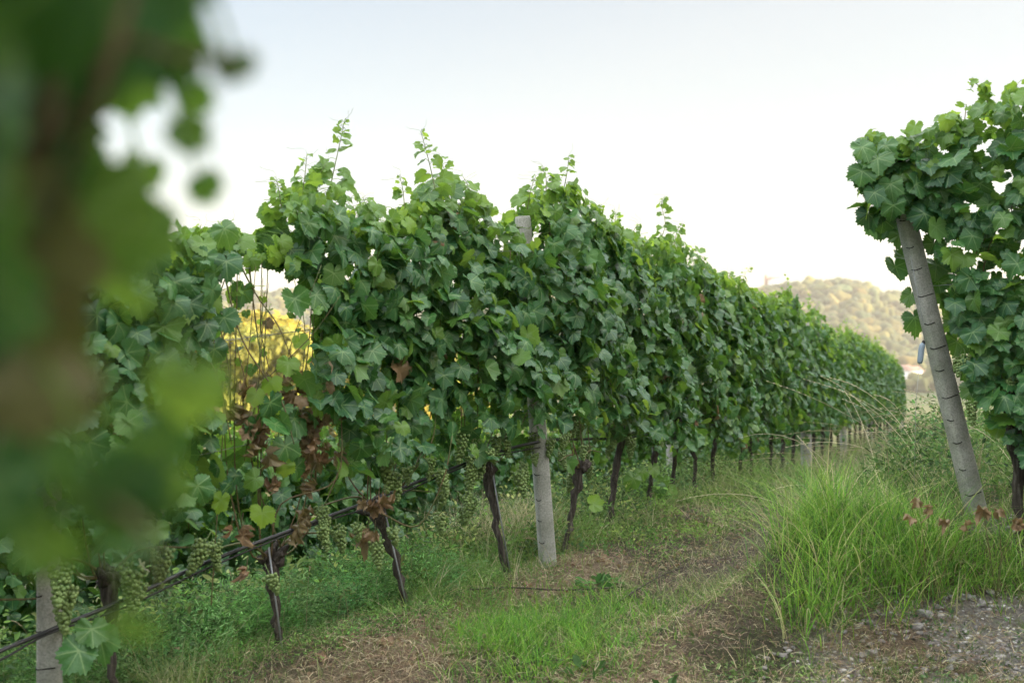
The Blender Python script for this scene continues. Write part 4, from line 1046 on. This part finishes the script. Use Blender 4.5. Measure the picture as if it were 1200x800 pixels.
# dried weed with rusty leaves on the bank
for bx, by, ly, n_, lab in [(1092, 640, (590, 618), 5, "dried rusty brown weed in the tall grass left of the leaning post's foot"), (1165, 640, (592, 625), 4, "dried brown weed in the grass right of the leaning post's foot")]:
    yy = 5.55; x0 = (bx - 600) / 1400 * yy; b0 = (x0, yy, gz(x0, yy)); root = empty("dried_weed", b0); tag(root, lab, "weed", "dried weeds on the bank")
    a = Acc()
    P_ = []
    for k in range(n_):
        tip = np.array([x0 + rng.normal(0, .075), yy + rng.normal(-.1, .05), zpx(rng.uniform(ly[0] - 8, ly[1]), yy)]); tube(a, spline([b0, (np.array(b0) + tip) / 2 + rng.normal(0, .02, 3), tip], 4), np.linspace(.003, .001, 9), 4); P_.append(tip)
    a.build("stem", M['cane'], root, True, b0)
    P_ = np.array(P_); leaves_mesh("dry_leaves", P_, rng.normal(0, 1, (n_, 3)), rng.normal(0, .5, (n_, 3)) + [0, 0, -.6], rng.uniform(.028, .045, n_), np.tile([[.5, .2, .9]], (n_, 1)), T_HI, root, b0, None, crumple=1.6)
# pruned twigs on the clippings
for pts, lab in [([(545, 697), (600, 694), (660, 696), (730, 693)], "long thin bare twig lying before the upright post"), ([(722, 712), (745, 697), (772, 680), (800, 668)], "forked dark twig lying at the edge of the bare track"),
                 ([(600, 785), (640, 780), (680, 778)], "short bare twig on the clippings near the bottom edge"), ([(480, 700), (452, 660), (425, 640)], "pale stick leaning beside the gnarled vine")]:
    w = []
    for X_, Y_ in pts:
        x, y = px_ground(X_, Y_); w.append((x, y, gz(x, y) + .022 + rng.uniform(0, .012)))
    a = Acc(); tube(a, spline(w, 4), .0042, 5, .15); tag(a.build("twig", M['bark']), lab, "twig", "twigs on the ground")

# ------------------------------------------------------------------ blurred vine right at the camera
base = (-.44, .70, gz(-.44, .70)); root = empty("grape_vine", base)
tag(root, "out of focus vine close to the lens at the far left", "grape vine", "vine beside the camera")
trunk_part(root, base, (-.40, .70, -.72), base, .02, .028, .03)
def np_(X_, Y_, d): return np.array([(X_ - 600) / 1400 * d, d, zpx(Y_, d)])
for w, r in [([(-.40, .70, -.72), np_(-60, 700, .66), np_(0, 450, .6), np_(30, 250, .58), np_(60, 40, .56), np_(90, -200, .56)], .011),
             ([np_(30, 450, .6), np_(60, 250, .55), np_(110, 120, .5), np_(160, -40, .5)], .004), ([np_(20, 500, .6), np_(90, 560, .5), np_(170, 620, .47), np_(190, 700, .5)], .003),
             ([np_(40, 200, .58), np_(130, 60, .52), np_(215, 66, .5), np_(290, 72, .5)], .003), ([(-.40, .70, -.72), np_(-90, 600, .7), np_(-40, 300, .66), np_(-20, -50, .62)], .007)]:
    cane_part(root, w, r, base)
NL = [ # X, Y, depth, size, young
    (0, 60, .62, .07, .0), (60, 0, .60, .06, .1), (110, 40, .66, .035, .0), (60, 100, .66, .035, .1), (-10, 180, .6, .07, 0), (150, 10, .62, .035, .2), (195, 30, .66, .025, .1), (200, 70, .6, .018, .0), (250, 66, .56, .012, .1), (275, 72, .56, .013, .1),
    (140, 95, .7, .028, .4), (165, 195, .75, .020, .4), (90, 200, .7, .030, .2), (225, 110, .7, .018, .2), (215, 150, .66, .018, .4), (80, 160, .75, .02, .1), (235, 215, .75, .016, .2),
    (100, 250, .6, .04, .6), (0, 290, .56, .06, 0), (60, 320, .6, .04, .2), (150, 265, .66, .03, .4), (0, 390, .55, .05, .0), (185, 265, .7, .02, .3), (130, 320, .7, .03, .5), (60, 380, .62, .035, .2),
    (105, 575, .47, .034, .1), (160, 555, .48, .026, .6), (222, 448, .52, .022, .9), (190, 505, .56, .018, 0), (75, 480, .56, .026, .2), (40, 450, .5, .03, .1), (135, 640, .5, .022, .2), (160, 730, .52, .016, .3), (60, 620, .5, .022, .6),
    (-20, 560, .5, .035, .1), (20, -60, .55, .08, 0), (120, -90, .5, .08, 0), (-60, 100, .5, .08, 0), (-70, 250, .5, .08, 0), (0, 120, .75, .07, 0), (20, 220, .8, .07, 0), (-10, 330, .75, .06, 0), (40, 40, .8, .07, 0), (10, 470, .8, .05, .1)]
P_ = np.array([np_(a_, b_, d_) for a_, b_, d_, *_ in NL]); n_ = len(NL)
# unseen leaves added above, beside and behind the camera (they shade what hangs in front of the lens)
k_ = 240; Pu = np.stack([rng.uniform(-.80, .02, k_), rng.uniform(-.35, .85, k_), rng.uniform(.30, .62, k_)], -1)
Pv = np.stack([rng.uniform(-.80, -.38, 90), rng.uniform(-.4, .5, 90), rng.uniform(-.6, .35, 90)], -1)
P_ = np.vstack([P_, Pu, Pv]); NL += [(0, 0, 0, rng.uniform(.05, .08), .1)] * (k_ + 90); n_ = len(NL)
leaves_mesh("foliage", P_, rng.normal(0, .35, (n_, 3)) + [0.1, -1, -.35], rng.normal(0, .45, (n_, 3)) + [0, 0, -1], np.array([a_[3] for a_ in NL]), np.array([[random.random() * .8, a_[4] * .7, .55 if (a_[0] < 95 and 250 < a_[1] < 470 and a_[2] < .65) else 0] for a_ in NL]), T_HI, root, base, P_ + [-.03, .03, .05])

# ------------------------------------------------------------------ sunlit valley trees seen through the gap
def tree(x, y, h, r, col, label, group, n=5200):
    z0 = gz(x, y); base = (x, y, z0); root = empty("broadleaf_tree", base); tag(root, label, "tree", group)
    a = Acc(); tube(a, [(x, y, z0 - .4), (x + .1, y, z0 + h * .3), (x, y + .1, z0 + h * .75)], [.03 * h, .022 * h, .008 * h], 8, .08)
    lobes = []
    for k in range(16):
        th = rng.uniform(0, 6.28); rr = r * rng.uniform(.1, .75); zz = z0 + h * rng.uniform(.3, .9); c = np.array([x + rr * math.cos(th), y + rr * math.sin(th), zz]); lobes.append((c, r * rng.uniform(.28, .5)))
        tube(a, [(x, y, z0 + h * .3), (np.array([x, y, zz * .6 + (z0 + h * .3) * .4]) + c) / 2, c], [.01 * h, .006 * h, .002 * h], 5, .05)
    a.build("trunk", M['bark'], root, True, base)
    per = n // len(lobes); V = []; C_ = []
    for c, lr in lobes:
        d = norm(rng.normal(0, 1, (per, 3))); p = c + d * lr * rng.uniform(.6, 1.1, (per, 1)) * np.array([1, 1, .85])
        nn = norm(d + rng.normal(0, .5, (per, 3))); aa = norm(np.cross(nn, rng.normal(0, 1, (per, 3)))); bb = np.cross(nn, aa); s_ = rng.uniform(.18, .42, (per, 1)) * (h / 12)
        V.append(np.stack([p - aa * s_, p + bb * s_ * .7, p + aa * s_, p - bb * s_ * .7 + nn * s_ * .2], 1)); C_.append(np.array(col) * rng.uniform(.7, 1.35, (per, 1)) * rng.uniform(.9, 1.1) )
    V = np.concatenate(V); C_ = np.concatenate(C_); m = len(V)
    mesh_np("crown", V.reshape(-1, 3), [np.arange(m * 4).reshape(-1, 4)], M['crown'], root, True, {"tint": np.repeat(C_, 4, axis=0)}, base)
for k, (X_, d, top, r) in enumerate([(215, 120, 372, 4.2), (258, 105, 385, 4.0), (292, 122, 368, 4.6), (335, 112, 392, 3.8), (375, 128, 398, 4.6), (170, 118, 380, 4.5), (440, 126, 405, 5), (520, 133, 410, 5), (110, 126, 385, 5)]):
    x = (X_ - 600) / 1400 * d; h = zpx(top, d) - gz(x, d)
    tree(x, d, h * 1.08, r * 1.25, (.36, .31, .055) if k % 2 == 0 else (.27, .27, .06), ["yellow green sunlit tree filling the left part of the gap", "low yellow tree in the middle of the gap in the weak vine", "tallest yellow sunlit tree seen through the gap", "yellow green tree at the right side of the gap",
        "sunlit valley tree hidden behind the gnarled vine's leaves", "sunlit valley tree behind the second vine's leaves", "sunlit valley tree behind the tall dense vine", "sunlit valley tree behind the leaves left of the upright post", "sunlit valley tree behind the blurred leaves"][k], "sunlit valley trees beyond the row")

# ------------------------------------------------------------------ wooded hill: one far mass of crowns
bm = bmesh.new(); bmesh.ops.create_icosphere(bm, subdivisions=3, radius=1); hv = np.array([v.co[:] for v in bm.verts]); hf = np.array([[v.index for v in f_.verts] for f_ in bm.faces]); bm.free()
m = 7200; yy = rng.uniform(470, 1085, m); xx = yy * rng.uniform(-.36, .46, m)
keep = (yy > 730) | (rng.random(m) < .45 * (fbm(xx / 60, yy / 60, 2) > -.02)); keep &= ~((np.abs(xx / yy - .337) < .02) & (yy > 640) & (yy < 740))
xx, yy = xx[keep], yy[keep]; m = len(xx)
rr = rng.uniform(3.2, 7.0, m); zz = ground(xx, yy) + rr * .6
ph = rng.uniform(0, 6.28, (m, 1, 3)); bump = 1 + .16 * np.sin(hv[None] * 4.2 + ph).sum(-1) + rng.normal(0, .05, (m, len(hv)))
V = np.stack([xx, yy, zz], -1)[:, None] + hv[None] * bump[..., None] * rr[:, None, None] * np.array([1, 1, .95])
c = colmix(m, (.060, .066, .020), (.034, .044, .018), (.095, .088, .026), (.045, .060, .026), w=[.35, .25, .25, .15])
F = (hf[None] + (np.arange(m) * len(hv))[:, None, None]).reshape(-1, 3)
tag(mesh_np("wooded_hill", V.reshape(-1, 3), [F], M['grain'], None, True, {"tint": np.repeat(c, len(hv), axis=0)}), "hazy sunlit wood covering the far hillside", "woods", None, "stuff")

def box(acc, c, s):
    c = np.array(c); s = np.array(s) / 2; V = np.array([[sx, sy, sz] for sx in (-1, 1) for sy in (-1, 1) for sz in (-1, 1)]) * s + c
    acc.add(V, [np.array([[0, 1, 3, 2], [4, 6, 7, 5], [0, 4, 5, 1], [2, 3, 7, 6], [0, 2, 6, 4], [1, 5, 7, 3]])])
def house(X_, d, Ybase, w, h, dep, rot, label, name="house", tower=False, zb_=None):
    x = (X_ - 600) / 1400 * d; z0 = zpx(Ybase, d) if zb_ is None else zb_; root = empty(name, (x, d, z0)); root.rotation_euler = (0, 0, rot); tag(root, label, "house", None)
    a = Acc(); box(a, (0, 0, h / 2 - 4), (w, dep, h + 8)); a.build("wall", M['plaster'], root, False)
    a = Acc(); o_ = .5; rh = w * .28; V = [(-w/2 - o_, -dep/2 - o_, h), (w/2 + o_, -dep/2 - o_, h), (w/2 + o_, dep/2 + o_, h), (-w/2 - o_, dep/2 + o_, h), (-w/2 - o_, 0, h + rh), (w/2 + o_, 0, h + rh)]
    a.add(V, [np.array([[0, 1, 5, 4], [2, 3, 4, 5]]), np.array([[0, 4, 3], [1, 2, 5]]), ]); a.add(np.array(V)[:4], [np.array([[3, 2, 1, 0]])]); a.build("roof", M['tiles'], root, False)
    for wx in (-.3, 0, .3):
        a = Acc(); box(a, (w * wx, -dep / 2 - .03, h * .6), (1.1, .12, 1.4)); a.build("window", M['glass'], root, False)
    if tower:
        a = Acc(); box(a, (-w * .85, 0, h * .35), (2.4, 2.4, h + 6)); tube(a, [(-w * .85, 0, h * .85 + 3), (-w * .85, 0, h * .85 + 6)], [1.6, .1], 4); a.build("tower", M['tiles'], root, False)
house(1068, 690, 446, 9, 6, 8, .2, "white house at the hill foot, just left of the hanging blue tube's wire")
house(1080, 700, 447, 6, 5, 8, -.3, "small pale house at the hill foot just behind the hanging wire")
house(1060, 705, 441, 7, 5, 7, .5, "pale house at the hill foot nearest the row's end")
xh = (907 - 600) / 1400 * 1040; house(907, 1040, 352, 8, 10, 8, .1, "house with a small tower on the hill's crest above the row", tower=True, zb_=float(ground(xh, 1040)) + 6)

# ------------------------------------------------------------------ haze over the valley
a = Acc(); box(a, (0, 675, 26), (2600, 2150, 150))
hz = a.build("haze", M['ground'], None, False); hz.data.materials.clear()
m, nt, o = mat("haze_air"); v = nt.nodes.new("ShaderNodeVolumePrincipled"); v.inputs["Color"].default_value = (.96, .93, .86, 1); v.inputs["Density"].default_value = .00022; v.inputs["Anisotropy"].default_value = 0.0
nt.links.new(v.outputs[0], o.inputs["Volume"]); hz.data.materials.append(m); tag(hz, "thin pale evening haze over the valley", "haze", None, "stuff")
